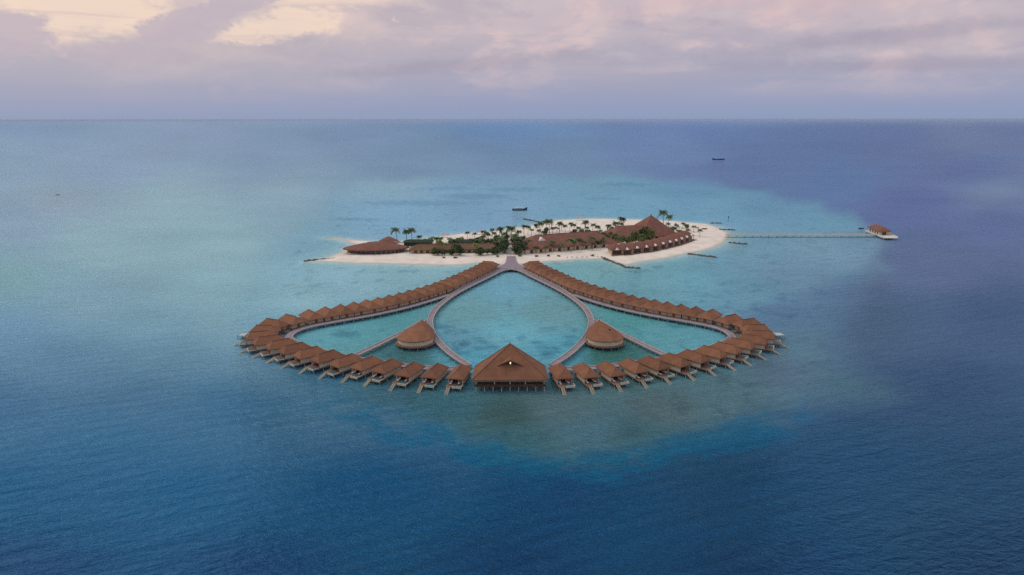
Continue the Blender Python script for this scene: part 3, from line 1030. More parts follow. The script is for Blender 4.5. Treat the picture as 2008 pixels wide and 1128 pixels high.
for side, nm in ((-1, 'left'), (1, 'right')):
    mir = lambda pts: [(X0 + side * u, y) for u, y in pts]
    tw = smooth_curve(TEAR_TOP, 2)
    wid = [2.6 + 1.4 * max(0.0, min(1.0, (q.y - 318) / 20.0)) for q in tw]
    ribbon('boardwalk', [(X0 + side * q.x, q.y) for q in tw], wid, DZ, 'curved boardwalk on piles forming the %s half of the central teardrop' % nm,
           kerbs=('in', 'out'), closed_side=side * 1.0 if True else 1, pile_step=4.2, group='boardwalks over the lagoon')
    wg = smooth_curve(WING, 2)
    ribbon('boardwalk', [(X0 + side * q.x, q.y) for q in wg], 3.0, DZ - 0.04, 'long pale-edged boardwalk running along the %s villa wing' % nm,
           kerbs=('in',), closed_side=side * 1.0, pile_step=4.2, group='boardwalks over the lagoon')
    sp_ = smooth_curve(SPUR, 2)
    ribbon('boardwalk', [(X0 + side * q.x, q.y) for q in sp_], 2.4, DZ - 0.08, 'straight spur boardwalk passing behind the %s fan-shaped pavilion' % nm,
           kerbs=('in', 'out'), closed_side=side * 1.0, pile_step=2.6, group='boardwalks over the lagoon')

# jetty head where both wings meet the beach
JH = [(-16.0, 358.0), (-13.0, 366.0), (-10.2, 374.0), (-9.6, 381.0), (-8.0, 390.0), (-4.6, 397.0), (-3.6, 404.0), (-3.2, 421.0),
      (2.2, 421.0), (2.8, 404.0), (3.8, 397.0), (7.0, 390.0), (8.6, 381.0), (9.2, 374.0), (12.0, 366.0), (15.0, 358.0)]
half = JH[3:13]
tr = [(X0 + q[0] + 0.6, q[1]) for q in half]
jroot = empty('jetty_head', (X0, 390, 0))
inner_top = [(X0 + 6.3, 374.4), (X0 + 3.0, 380.1), (X0, 381.6), (X0 - 3.0, 380.1), (X0 - 6.3, 374.4)]
poly = tr + inner_top
poly = [(x - X0, y - 390) for x, y in poly][::-1]
MB().prism(poly, DZ - 0.4, DZ - 0.045).build('deck', 'boards', jroot)
for x, y in ((-6, 378), (6, 378), (-7, 386), (7, 386), (-2.5, 386), (2.5, 386), (-3, 395), (3, 395), (-2, 403), (2, 403)):
    MB().rod(x, y - 390, -1.2, DZ - 0.41, 0.16).build('pile', 'pile', jroot)
tag(jroot, 'broad mauve timber jetty head where both villa wings meet the beach', 'jetty')

# ------------------------------------------------------------------ great pavilion at the middle of the front
GP = empty('great_pavilion', (X0, 213.0, 0))
EV = [(-12.3, -9.0), (12.3, -9.0), (11.9, 3.2), (5.6, 11.0), (-5.6, 11.0), (-11.9, 3.2)]
ZE, ZA = 4.45, 13.4
apex = (0, 0.6, ZA)
m = MB()
m.add([(x, y, ZE) for x, y in EV] + [apex] + [(x, y, ZE - 0.3) for x, y in EV],
      [(i, (i + 1) % 6, 6) for i in range(6)] + [(i, 7 + i, 7 + (i + 1) % 6, (i + 1) % 6) for i in range(6)] + [(12, 11, 10, 9, 8, 7)])
groof = m.build('roof', 'shingle', GP)
m = MB()
for x, y in EV:
    m.beam((x, y, ZE + 0.06), (0, 0.6, ZA + 0.06), 0.3, 0.16)
m.build('hip_cap', 'ridge', groof)
MB().rod(0, 0.6, ZA - 0.1, ZA + 0.5, 0.3, 8, 0.05).build('finial', 'ridge', groof)
# projecting gablet with a lamp


def face_z(y):
    return ZE + (y + 9.0) / 9.6 * (ZA - ZE)


yg = -5.7
zb = face_z(yg)
zp = zb + 2.6
yb = -9.0 + (zp - ZE) / (ZA - ZE) * 9.6
m = MB()
hw = 4.5
m.add([(0, yg - 0.5, zp), (-hw, yg + 0.25, zb + 0.25), (hw, yg + 0.25, zb + 0.25), (0, yb, zp), (0, yg - 0.5, zp - 0.22), (-hw, yg + 0.25, zb - 0.02), (hw, yg + 0.25, zb - 0.02), (0, yb, zp - 0.22)],
      [(0, 1, 3), (0, 3, 2), (4, 7, 5), (4, 6, 7), (0, 4, 5, 1), (0, 2, 6, 4)])
m.build('gablet_roof', 'shingle', groof)
MB().add([(0, yg + 0.3, zp - 0.2), (-hw + 0.6, yg + 0.6, zb + 0.3), (hw - 0.6, yg + 0.6, zb + 0.3)], [(0, 1, 2)]).build('gablet_vent', 'dark_timber', groof)
lm = bpy.data.materials.new('lamp_glow')
lm.use_nodes = True
bb = lm.node_tree.nodes['Principled BSDF']
nz = N(lm.node_tree)
tcl = nz.new('ShaderNodeTexCoord')
lm.node_tree.links.new(nz.ramp(nz.noise(tcl.outputs['Object'], 3.0), [(0.0, (1.0, 0.74, 0.36, 1)), (1.0, (1.0, 0.82, 0.46, 1))]), bb.inputs['Emission Color'])
bb.inputs['Emission Strength'].default_value = 1.3
MATS['lamp_glow'] = lm
MB().rod(0.1, yg - 0.25, zp - 1.45, zp - 0.85, 0.16, 10, 0.22).build('lamp', 'lamp_glow', groof)
# floor, glazed front, posts
fl = [(x * 0.93, (y - 0.6) * 0.92 + 0.6) for x, y in EV]
MB().prism([(x, y) for x, y in fl], 1.8, 2.1).build('deck', 'dark_timber', GP)
gl = [(x * 0.84, (y - 0.6) * 0.82 + 0.6) for x, y in EV]
MB().prism(gl, 2.11, ZE - 0.31).build('glazing', 'dark_timber', GP)
for x in (-10.9, -5.0, 0.0, 4.9, 10.9):
    MB().box(x - 0.16, x + 0.16, -8.1, -7.8, 2.11, ZE - 0.31).build('post', 'cream', GP)
for x, y in fl[2:]:
    MB().rod(x, y, 2.11, ZE - 0.31, 0.17, 6).build('post', 'timber', GP)
MB().box(-11.3, 11.3, -8.26, -8.15, 2.11, 2.6).build('railing', 'dark_timber', GP)
MB().box(-12.0, 12.0, -8.92, -8.8, ZE - 0.55, ZE - 0.31).build('fascia', 'fascia', GP)
for x in np.linspace(-11, 11, 9):
    MB().rod(float(x), -7.9, -1.2, 1.79, 0.17, 6).build('pile', 'pile', GP)
for x, y in ((-10, -3), (10, -3), (-10, 2.5), (10, 2.5), (-4, 9), (4, 9)):
    MB().rod(x, y, -1.2, 1.79, 0.17, 6).build('pile', 'pile', GP)
tag(GP, 'great brown peaked pavilion with a lit gablet at the centre front', 'pavilion')

# ------------------------------------------------------------------ fan-shaped pavilions between the boardwalks


def fan(side, nm, hatch):
    cx, cy = 36.6, 252.0
    out_ = []
    for i in range(25):
        a_ = R(-168 + 156 * i / 24)
        out_.append((cx + 7.5 * math.cos(a_), cy + 7.7 * math.sin(a_)))
    out_ += [(41.5, 260.0), (36.2, 268.5), (34.0, 268.5), (30.6, 260.0)]
    out_ = [(side * (u - cx), y - cy) for u, y in out_]
    if side < 0:
        out_ = out_[::-1]
    root = empty('fan_pavilion', (X0 + side * cx, cy, 0))
    n_ = len(out_)
    ap = (side * (34.9 - cx), 5.2, 8.4)
    ze = 3.75
    mid = [(x * 0.5 + ap[0] * 0.5, y * 0.5 + ap[1] * 0.5, ze + (8.4 - ze) * 0.54) for x, y in out_]
    m_ = MB()
    m_.add([(x, y, ze) for x, y in out_] + mid + [ap] + [(x, y, ze - 0.25) for x, y in out_],
           [(i, (i + 1) % n_, n_ + (i + 1) % n_, n_ + i) for i in range(n_)] + [(n_ + i, n_ + (i + 1) % n_, 2 * n_) for i in range(n_)] +
           [(2 * n_ + 1 + i, 2 * n_ + 1 + (i + 1) % n_, (i + 1) % n_, i) for i in range(n_)] + [tuple(range(3 * n_, 2 * n_, -1))])
    rf_ = m_.build('roof', 'shingle', root)
    MB().rod(ap[0], ap[1], 8.3, 8.75, 0.3, 8, 0.1).build('finial', 'ridge', rf_)
    if hatch:
        MB().box(side * 1.6 - 0.3, side * 1.6 + 0.3, -0.9, -0.3, 5.9, 6.55).build('roof_vent', 'hull_dark', rf_)
    sc = lambda f: [(x * f, (y - 1.5) * f + 1.5) for x, y in out_]
    MB().prism(sc(0.92), 1.66, 3.2).build('curved_wall', 'cream_bright', root)
    MB().prism(sc(0.9), 3.201, ze - 0.26).build('clerestory', 'glass', root)
    MB().prism(sc(1.06), 1.3, 1.65).build('deck', 'deck', root)
    for i in range(2, 23, 4):
        x, y = sc(0.95)[i] if side > 0 else sc(0.95)[n_ - 1 - i]
        MB().rod(x, y, -1.2, 1.27, 0.17, 6).build('pile', 'pile', root)
    tag(root, 'fan-shaped brown-roofed pavilion with curved cream wall, %s of the great pavilion%s' % (nm, ', dark vent on roof' if hatch else ''), 'pavilion',
        'fan-shaped pavilions')


fan(-1, 'left', False)
fan(1, 'right', True)

# ------------------------------------------------------------------ island buildings
# shell-shaped restaurant roof


def shell(name, cx, cy, rx, ry, z0, h, tilt, material, parent=None, power=2.3, tail=0.0):
    m_ = MB()
    nu, nv = 40, 8
    c, s_2 = math.cos(tilt), math.sin(tilt)
    for j in range(nv + 1):
        f = j / nv
        rr = (1 - f) ** 0.85
        zz = z0 + h * f ** 0.9
        for i in range(nu):
            a_ = 2 * math.pi * i / nu
            x = math.copysign(abs(math.cos(a_)) ** (2 / power), math.cos(a_)) * rx * rr
            y = math.copysign(abs(math.sin(a_)) ** (2 / power), math.sin(a_)) * ry * rr * (1 - tail * x / rx)
            m_.v.append((cx + x * c - y * s_2, cy + x * s_2 + y * c, zz))
    for j in range(nv):
        for i in range(nu):
            m_.f.append((j * nu + i, j * nu + (i + 1) % nu, (j + 1) * nu + (i + 1) % nu, (j + 1) * nu + i))
    m_.f.append(tuple(range(nu - 1, -1, -1)))
    return m_.build(name, material, parent, True)


RX, RY = -88.5, 438.5
rest = empty('shell_restaurant', (RX, RY, 1.0))
r1 = shell('roof', 0, 0, 21.5, 12.0, 2.7, 4.3, 0.04, 'shingle_far', rest, 2.2, 0.15)
shell('upper_dome', 6.5, 9.0, 8.2, 6.5, 4.6, 4.2, 0, 'shingle_far', rest, 2.0)
MB().prism([(21.5 * 0.9 * math.cos(a), 12 * 0.88 * math.sin(a)) for a in np.linspace(0, 2 * math.pi, 33)[:-1]], -0.3, 0.35).build('deck', 'jetty_pale', rest)
MB().prism([(21.5 * 0.82 * math.cos(a), 12 * 0.8 * math.sin(a)) for a in np.linspace(0, 2 * math.pi, 33)[:-1]], 0.36, 2.69).build('glazing', 'glass', rest)
for i in range(18):
    a = R(185 + 170 * i / 17)
    MB().rod(21.5 * 0.87 * math.cos(a), 12 * 0.85 * math.sin(a), 0.36, 2.69, 0.16, 6).build('post', 'fascia', rest)
for x, y in ((-3.5, 5.2), (13.5, 5.0)):
    MB().box(x - 3.2, x + 3.2, y - 0.5, y + 0.2, 5.2, 5.8).build('skylight', 'cream', rest)
tag(rest, 'low shell-shaped brown-roofed restaurant with a small dome at the sand spit', 'restaurant')


def hall(name, front_l, front_r, depth, ze, zr, material, label, cat='building', posts=8, inset=4.0, wall='cream', base=1.2, gl='glass'):
    """long building: front eave line given by two ground points, hip roof"""
    a, b = Vector(front_l), Vector(front_r)
    d = (b - a)
    L = d.length
    rz = math.atan2(d.y, d.x)
    root = empty(name, (a.x, a.y, base), rz)
    hip_roof([(0, 0), (L, 0), (L, depth), (0, depth)][::1], [(L / 2, 0), (L / 2, 0)], ze, zr) if False else None
    # ridge runs along the length
    m_ = hip_roof([(0, depth), (0, 0), (L, 0), (L, depth)], [(min(depth / 2, L * .3), depth / 2), (L - min(depth / 2, L * .3), depth / 2)], ze, zr, 0.3)
    rf_ = m_.build('roof', material, root)
    MB().beam((min(depth / 2, L * .3), depth / 2, zr + .05), (L - min(depth / 2, L * .3), depth / 2, zr + .05), 0.5, 0.25).build('ridge_cap', 'ridge', rf_)
    MB().box(1.5, L - 1.5, 1.8, depth - 1.5, -0.4, ze - 0.31).build('wall', wall, root)
    for i in range(posts):
        x = 2.5 + (L - 5) * (i + 0.5) / posts
        MB().box(x - 0.9, x + 0.9, 1.68, 1.795, 0.1, ze - 0.6).build('window', gl, root)
    for i in range(posts + 1):
        x = 0.8 + (L - 1.6) * i / posts
        MB().box(x - 0.14, x + 0.14, 0.4, 0.68, -0.4, ze - 0.31).build('post', 'timber', root)
    tag(root, label, cat)
    return root


hall('long_lodge', at(801, 499, 1), at(980, 497, 1), 11.0, 2.6, 5.4, 'thatch', 'long low thatched lodge between the shell restaurant and the path', posts=14)
lodge2 = hall('reception_hall', at(1028, 500, 1), at(1218, 485, 1), 27.0, 2.9, 9.6, 'shingle_far', 'long brown-roofed hall right of the tree-lined path', posts=10, wall='cream_bright')
# white dormer on its roof
dm = MB()
dm.add([(-3.4, -1.2, 0), (3.4, -1.2, 0), (0, -1.2, 2.6), (0, 3.0, 2.6), (-3.4, -0.6, 0), (3.4, -0.6, 0)], [(0, 1, 2), (0, 2, 3), (2, 1, 3)])
o = dm.build('dormer', 'white', [c for c in lodge2.children if c.name.startswith('roof')][0])
o.location = (16.0, 8.6, 6.6)
o.scale = (0.8, 1, 0.8)
# tower-roofed main lodge with a lower wing
ML = empty('main_lodge', (101.5, 492.0, 1.2), R(18))
m = MB()
hip_roof([(-15, -13), (15, -13), (15, 15), (-15, 15)], [(-0.3, 1), (0.3, 1)], 3.2, 17.0, 0.3)
mm = MB()
vs = [(-15, -13, 3.2), (15, -13, 3.2), (15, 15, 3.2), (-15, 15, 3.2), (0.0, 2.0, 16.2), (-15, -13, 2.9), (15, -13, 2.9), (15, 15, 2.9), (-15, 15, 2.9)]
mm.add(vs, [(0, 1, 4), (1, 2, 4), (2, 3, 4), (3, 0, 4), (0, 5, 6, 1), (1, 6, 7, 2), (2, 7, 8, 3), (3, 8, 5, 0), (8, 7, 6, 5)])
r_ = mm.build('roof', 'shingle_far', ML)
MB().rod(0, 2, 16.0, 17.0, 0.5, 8, 0.1).build('finial', 'ridge', r_)
MB().box(-13, 13, -11, 13, -0.4, 2.89).build('wall', 'cream', ML)
hip_roof([(-36, 13), (-36, -10), (-8, -10), (-8, 13)], [(-26, 1.5), (-4, 1.5)], 2.9, 9.6, 0.3).build('wing_roof', 'shingle_far', ML)
MB().box(-34, -13.1, -8, 11, -0.4, 2.58).build('wing_wall', 'cream', ML)
for x in np.linspace(-11, 11, 6):
    MB().box(float(x) - 1.2, float(x) + 1.2, -11.15, -11.02, 0.2, 2.4).build('window', 'glass', ML)
tag(ML, 'tall tent-roofed main lodge with a lower wing behind the beach bungalows', 'lodge')

# dark green roofed pavilions behind the lodge


def green_hall(x0, x1, y, ybase, label, windows):
    a, b = Vector(at(x0, ybase, 1)), Vector(at(x1, ybase, 1))
    L = (b - a).length
    root = empty('garden_pavilion', (a.x, a.y, 1.2))
    MB().box(0, L, 0, 7, 0, 3.0).build('wall', 'green_roof', root)
    m_ = hip_roof([(-0.8, 7.8), (-0.8, -0.8), (L + 0.8, -0.8), (L + 0.8, 7.8)], [(3, 3.5), (L - 3, 3.5)], 3.0, 4.4, 0.3)
    m_.build('roof', 'green_roof', root)
    for i in range(windows):
        x = L * (0.36 + 0.5 * i / max(1, windows - 1))
        MB().box(x - 0.75, x + 0.75, -0.12, -0.003, 0.9, 2.3).build('window', 'white', root)
    tag(root, label, 'pavilion')


green_hall(792, 846, 478, 484, 'dark flat-topped garden pavilion beside the shell restaurant', 0)
green_hall(880, 942, 475, 484, 'dark garden pavilion with a row of white windows behind the long lodge', 4)

# beach bungalows in a curved row


def make_bungalow():
    root = empty('beach_bungalow', (0, 0, 0))
    hip_roof([(-4.4, -10.0), (4.4, -10.0), (4.4, 2.2), (-4.4, 2.2)], [(0, -5.5), (0, -2.2)], 3.1, 6.4, 0.2).build('roof', 'shingle_far', root)
    MB().box(-3.5, 3.5, -8.4, 0.6, -0.3, 2.89).build('wall', 'cream', root)
    m_ = MB()
    m_.add([(-1.2, 2.25, 3.2), (1.2, 2.25, 3.2), (0, 2.25, 4.5), (0, 0.2, 4.5), (-1.2, 1.4, 3.6), (1.2, 1.4, 3.6)], [(0, 2, 1), (0, 4, 3, 2), (1, 2, 3, 5)])
    m_.build('gable', 'white', root)
    MB().box(-3.1, 3.1, 0.61, 0.75, 0.2, 2.7).build('front_glazing', 'dark_timber', root)
    MB().box(-3.7, 3.7, 0.76, 4.2, -0.3, 0.25).build('terrace', 'deck', root)
    for x in (-3.5, 3.5):
        MB().box(x - 0.14, x + 0.14, 1.8, 2.08, 0.26, 2.89).build('post', 'cream', root)
    return root


BUNG = [(1211, 501.5), (1232, 501), (1252, 498), (1270.5, 496), (1288, 493), (1303.5, 489.5), (1317, 486), (1329, 483), (1340, 479.5), (1350, 476), (1359, 472.5)]
bp_ = make_bungalow()
pts = [Vector(at(x, y, 1.0)) for x, y in BUNG]
for i, p in enumerate(pts):
    tg = (pts[min(i + 1, 10)] - pts[max(i - 1, 0)]).normalized()
    nrm = Vector((tg.y, -tg.x))
    o = bp_ if i == 0 else copy_tree(bp_)
    p = p - nrm * 3.0
    o.location = (p.x, p.y, 1.15)
    o.rotation_euler = (0, 0, math.atan2(-nrm.x, nrm.y))
    tag(o, 'brown beach bungalow with white gable, %s from the angled groyne in the curved row' % ORD[i], 'bungalow', 'beach bungalows in the curved row')

# ------------------------------------------------------------------ palms and trees


def frond_mesh(m_, base, yaw, length, droop, lift_, nseg=6, wdt=0.75):
    d = Vector((math.cos(yaw), math.sin(yaw), 0))
    sd_ = Vector((-math.sin(yaw), math.cos(yaw), 0))
    pts_ = []
    for i in range(nseg + 1):
        f = i / nseg
        pts_.append(Vector(base) + d * (length * (f - 0.12 * f * f * droop)) + Vector((0, 0, lift_ * f - droop * length * 0.55 * f * f)))
    for i in range(nseg):
        p0, p1 = pts_[i], pts_[i + 1]
        wf = wdt * (0.5 + 1.2 * math.sin(math.pi * min(1, (i + 0.7) / nseg)))
        for sg in (-1, 1):
            tip = p0.lerp(p1, 0.9) + sd_ * (sg * wf) + Vector((0, 0, -0.35 * wf)) + d * 0.25
            m_.add([p0, p0.lerp(p1, 0.85), tip], [(0, 1, 2)])
            tip2 = p0.lerp(p1, 0.45) + sd_ * (sg * wf * 0.9) + Vector((0, 0, -0.4 * wf)) + d * 0.1
            m_.add([p0, p0.lerp(p1, 0.5), tip2], [(0, 1, 2)])


def palm_meshes(seed, leaf):
    r = random.Random(seed)
    H_ = 9.0
    bx, by = r.uniform(-0.9, 0.9), r.uniform(-0.6, 0.6)
    tm = MB()
    prev = None
    n_ = 6
    for i in range(7):
        f = i / 6
        cx, cy, cz = bx * f * f, by * f * f, H_ * f - 0.3
        rr = 0.26 - 0.13 * f
        ring = [(cx + rr * math.cos(2 * math.pi * j / n_), cy + rr * math.sin(2 * math.pi * j / n_), cz) for j in range(n_)]
        tm.v += ring
        if i:
            o_ = (i - 1) * n_
            tm.f += [(o_ + j, o_ + (j + 1) % n_, o_ + n_ + (j + 1) % n_, o_ + n_ + j) for j in range(n_)]
    cm = MB()
    nfr = r.randint(24, 30)
    for i in range(nfr):
        frond_mesh(cm, (bx, by, H_ - 0.35), 2 * math.pi * i / nfr + r.uniform(-0.2, 0.2), r.uniform(2.9, 4.0), r.uniform(1.0, 2.1), r.uniform(0.4, 4.2))
    return tm.mesh('trunk', 'bark'), cm.mesh('crown', leaf)


PALMS = [palm_meshes(s_, 'palm_leaf') for s_ in (1, 2, 3, 4)]
PALMS_L = [palm_meshes(s_, 'palm_light') for s_ in (11, 12)]


def tree_meshes(seed, leaf, rx, rz, dens):
    """rounded broadleaf crown of many leaf-clump faces, with limbs"""
    r = random.Random(seed)
    cm = MB()
    lobes = [(r.uniform(-.5, .5) * rx, r.uniform(-.5, .5) * rx, rz * r.uniform(0.7, 1.5), r.uniform(.4, .7)) for _ in range(7)]
    for lx, ly, lz, ls in lobes:
        for _ in range(dens):
            v = Vector((r.gauss(0, 1), r.gauss(0, 1), r.gauss(0, 1))).normalized() * (r.random() ** 0.4)
            c = Vector((lx + v.x * rx * ls, ly + v.y * rx * ls, max(0.25, lz + v.z * rz * ls)))
            s1 = Vector((r.gauss(0, 1), r.gauss(0, 1), r.gauss(0, .6))).normalized() * r.uniform(.25, .5)
            s2 = s1.cross(Vector((r.gauss(0, 1), r.gauss(0, 1), r.gauss(0, 1)))).normalized() * r.uniform(.2, .4)
            cm.add([c - s1, c + s2, c + s1, c - s2], [(0, 1, 2, 3)])
    tm = MB()
    tm.rod(0, 0, -0.3, rz * 0.9, 0.2, 6, 0.1)
    for lx, ly, lz, ls in lobes[:4]:
        tm.beam((0, 0, rz * 0.4), (lx * 0.7, ly * 0.7, lz * 0.9), 0.1, 0.1)
    return tm.mesh('trunk', 'bark'), cm.mesh('crown', leaf)


TREES_D = [tree_meshes(s_, 'leaf_dark', 2.6, 2.2, 75) for s_ in (21, 22, 23)]
TREES_M = [tree_meshes(s_, 'leaf_mid', 2.6, 2.4, 70) for s_ in (31, 32, 33)]


def plant(kind, x, y, z, sc, label, name, cat, group, rz):
    mt, mc = kind
    o = empty(name, (x, y, z), rz)
    o.scale = sc
    obj('trunk', mt, o)
    obj('crown', mc, o)
    tag(o, label, cat, group)
    return o


# (base x, base y, height in photograph pixels) of each palm; the clause says where it stands
PALM_LIST = {
    'behind the shell restaurant dome': [(779, 477, 31), (797, 477, 28), (808, 475, 28), (824, 479, 17), (836, 480, 11), (844, 480, 13)],
    'beside the dark garden pavilions': [(850, 478, 13), (866, 482, 16), (880, 480, 12), (899, 478, 11), (944, 478, 14), (858, 487, 21), (890, 483, 14), (906, 481, 15), (916, 472, 17), (926, 482, 13), (935, 483, 13)],
    'in the grove left of the path': [(930, 470, 13), (946, 468, 15), (965, 466, 17), (972, 492, 18), (944, 486, 20), (974, 484, 22), (990, 494, 24), (958, 472, 14), (955, 480, 26), (950, 478, 16), (970, 476, 20), (978, 474, 28), (990, 480, 24), (983, 492, 26), (964, 488, 18)],
    'in the grove right of the path': [(1018, 494, 27), (1016, 474, 22), (1024, 486, 22), (1004, 480, 35), (1006, 492, 32), (1012, 488, 26), (1027, 463, 21)],
    'on the far sand behind the reception hall': [(1035, 460, 16), (1055, 468, 17), (1083, 464, 19), (1101, 454, 15), (1126, 458, 18), (1161, 460, 20), (1042, 464, 15), (1058, 460, 23), (1071, 456, 23), (1077, 460, 28), (1092, 460, 14), (1097, 458, 22), (1108, 460, 18), (1117, 454, 17),
                                                  (1133, 462, 17), (1148, 458, 24), (1150, 462, 16), (1140, 464, 14)],
    'left of the main lodge roof': [(1198, 466, 20), (1211, 462, 18), (1171, 464, 20), (1191, 462, 21), (1205, 460, 25), (1218, 454, 27), (1217, 458, 20), (1185, 470, 13), (1177, 466, 14)],
    'beside the tall main lodge roof': [(1300, 445, 31), (1310, 447, 24), (1311, 455, 17), (1285, 452, 22), (1290, 458, 18)],
    'on the open sand near the long pier': [(1334, 468, 15), (1360, 456, 12), (1326, 459, 19), (1322, 466, 20), (1316, 462, 12), (1346, 456, 15), (1349, 462, 12), (1372, 465, 15), (1338, 450, 12)],
    'in front of the reception hall': [(1085, 494, 22), (1092, 488, 16), (1120, 494, 26), (1146, 491, 18), (1152, 484, 20), (1180, 486, 20), (1190, 482, 22), (1060, 490, 20), (1040, 492, 22), (1100, 494, 18), (1126, 493, 20), (1113, 488, 18), (1137, 488, 20), (1160, 488, 24), (1161, 491, 15), (1171, 487, 14), (1052, 497, 15), (1070, 498, 16), (1208, 483, 18), (1220, 482, 16),
                                       (1238, 478, 15)],
}
gi = 0
for where, lst in PALM_LIST.items():
    order = sorted(lst)
    for x, y, hp in lst:
        X, Y = at(x, y, 1.2)
        dep = Y * CP + (CAM_H - 1.2) * SP
        hm = hp * dep / 1339.0 / 0.98
        s_ = hm / 10.0
        rk = order.index((x, y, hp))
        gi += 1
        lab = 'coconut palm %s, %s from the left' % (where, ORD[rk])
        sw = max(s_ * 1.1, 0.72)
        plant(PALMS[gi % 4], X, Y, ground(X, Y), (sw, sw, s_), lab, 'coconut_palm', 'palm', 'coconut palms on the island', random.uniform(0, 6.28))
for i, (x, y, hp) in enumerate([(861, 499, 28), (872, 500, 24), (932, 500, 22), (940, 500, 16)]):
    X, Y = at(x, y, 1.0)
    s_ = hp * (Y * CP + CAM_H * SP) / 1339.0 / 10.0
    plant(PALMS_L[i % 2], X, Y, ground(X, Y), (s_, s_, s_), 'yellow-green palm in front of the long thatched lodge, %s from the left' % ORD[i], 'coconut_palm', 'palm',
          'yellow-green palms by the lodge', random.uniform(0, 6.28))
TREE_LIST = [
    ('dark leafy tree', TREES_D, 'at the beach edge before the long lodge', [(851, 501, 2.2), (860, 501, 1.9), (868, 501, 1.8), (884, 501, 2.4), (894, 501, 3.3), (902, 501, 3.0), (938, 501, 2.6), (946, 501, 2.4), (956, 500, 2.0), (966, 500, 2.2), (975, 499, 2.0)]),
    ('dark leafy tree', TREES_D, 'lining the left side of the path', [(944, 478, 2.0), (936, 476, 1.8), (972, 496, 2.4), (968, 482, 2.6), (976, 476, 2.4), (960, 480, 2.2), (952, 482, 2.0), (986, 497, 3.2), (979, 492, 3.0), (990, 488, 3.4), (984, 480, 3.2), (992, 474, 2.6)]),
    ('dark leafy tree', TREES_D, 'lining the right side of the path', [(1010, 499, 2.6), (1020, 498, 4.2), (1012, 490, 3.6), (1022, 488, 3.8), (1008, 480, 2.8), (1026, 494, 3.2)]),
    ('round dark bush', TREES_D, 'on the sand behind the reception hall', [(1069, 462, 2.6), (1050, 447, 1.8), (1126, 462, 2.2), (1139, 463, 2.4), (1152, 463, 2.4), (1170, 464, 2.4), (1189, 466, 2.6), (1119, 463, 1.6)]),
    ('olive green tree', TREES_M, 'in front of the main lodge', [(1186, 474, 2.6), (1178, 470, 2.2), (1213, 470, 2.4), (1230, 481, 2.2), (1259, 480, 2.6), (1246, 477, 3.8), (1254, 474, 3.0), (1264, 472, 4.2), (1276, 474, 4.0), (1283, 470, 2.6), (1238, 478, 2.4), (1268, 477, 3.2), (1221, 478, 3.0), (1206, 476, 2.6), (1196, 472, 2.6)]),
    ('small green shrub', TREES_M, 'beside the thatched lodge roof', [(868, 492, 2.6), (890, 490, 2.2), (908, 489, 2.0), (916, 492, 2.4), (926, 491, 2.6), (948, 489, 2.6), (955, 492, 2.4), (980, 490, 2.6), (846, 490, 2.2), (854, 490, 2.2), (880, 488, 1.9), (935, 490, 2.0), (962, 487, 2.2), (972, 488, 2.4)]),
    ('small dark shrub', TREES_D, 'on the open sand near the long pier', [(1346, 449, 1.9), (1312, 456, 2.2), (1330, 458, 1.4), (1379, 450, 0.9), (1384, 450, 0.9), (1368, 448, 0.8)]),
    ('low green shrub', TREES_M, 'on the beach near the jetty head', [(870, 506, 0.9), (893, 506, 0.9), (976, 504, 1.0), (1021, 503, 1.1), (1052, 503, 0.9), (1075, 502, 1.0), (1160, 501, 1.0), (1095, 502, 0.8)]),
]
for base_, kinds, where, lst in TREE_LIST:
    order = sorted(q[:2] for q in lst)
    for i, (x, y, s_) in enumerate(lst):
        X, Y = at(x, y, 1.2)
        s2 = s_ / 2.6 * (1.0 if s_ < 1.2 else 1.12)
        flat = 0.55 if s_ < 1.2 else random.uniform(0.85, 1.15)
        wide = 1.5 if s_ < 1.2 else 1.0
        lab = '%s %s, %s from the left there' % (base_, where, ORD[order.index((x, y))])
        plant(kinds[i % 3], X, Y, ground(X, Y), (s2 * wide, s2 * wide, s2 * flat), lab, 'shrub' if 'shrub' in base_ or 'bush' in base_ else 'leafy_tree',
              'shrub' if 'shrub' in base_ or 'bush' in base_ else 'tree', base_ + 's ' + where, random.uniform(0, 6.28))

# ------------------------------------------------------------------ rock groynes
ROCKS = []
for s_ in range(5):
    r = random.Random(100 + s_)
    m_ = MB()
    ring = [(-1, 0), (-.7, .7), (0, 1), (.7, .7), (1, 0), (.7, -.7), (0, -1), (-.7, -.7)]
    vs = [(x * r.uniform(.75, 1.1), y * r.uniform(.75, 1.1), -0.5) for x, y in ring] + [(x * r.uniform(.5, .85), y * r.uniform(.5, .85), r.uniform(.3, .6)) for x, y in ring] + [(0, 0, r.uniform(.6, .8))]
    m_.add(vs, [(i, (i + 1) % 8, 8 + (i + 1) % 8, 8 + i) for i in range(8)] + [(8 + i, 8 + (i + 1) % 8, 16) for i in range(8)])
    ROCKS.append(m_.mesh('rock', 'rock'))


def groyne(ptsp, label, wdt=1.3):
    ps = [Vector(at(x, y, 0.3)) for x, y in ptsp]
    root = empty('rock_groyne', (ps[0].x, ps[0].y, 0))
    for q in resample([(p.x, p.y) for p in ps], 1.15):
        for _ in range(2):
            o_ = obj('rock', random.choice(ROCKS), root)
            o_.location = (q.x - ps[0].x + random.uniform(-wdt, wdt) * 0.6, q.y - ps[0].y + random.uniform(-wdt, wdt) * 0.6, random.uniform(-0.1, 0.3))
            sc = random.uniform(0.7, 1.25)
            o_.scale = (sc, sc * random.uniform(.8, 1.2), sc * random.uniform(0.8, 1.3))
            o_.rotation_euler = (0, 0, random.uniform(0, 6.28))
    tag(root, label, 'groyne', 'rock groynes round the island')


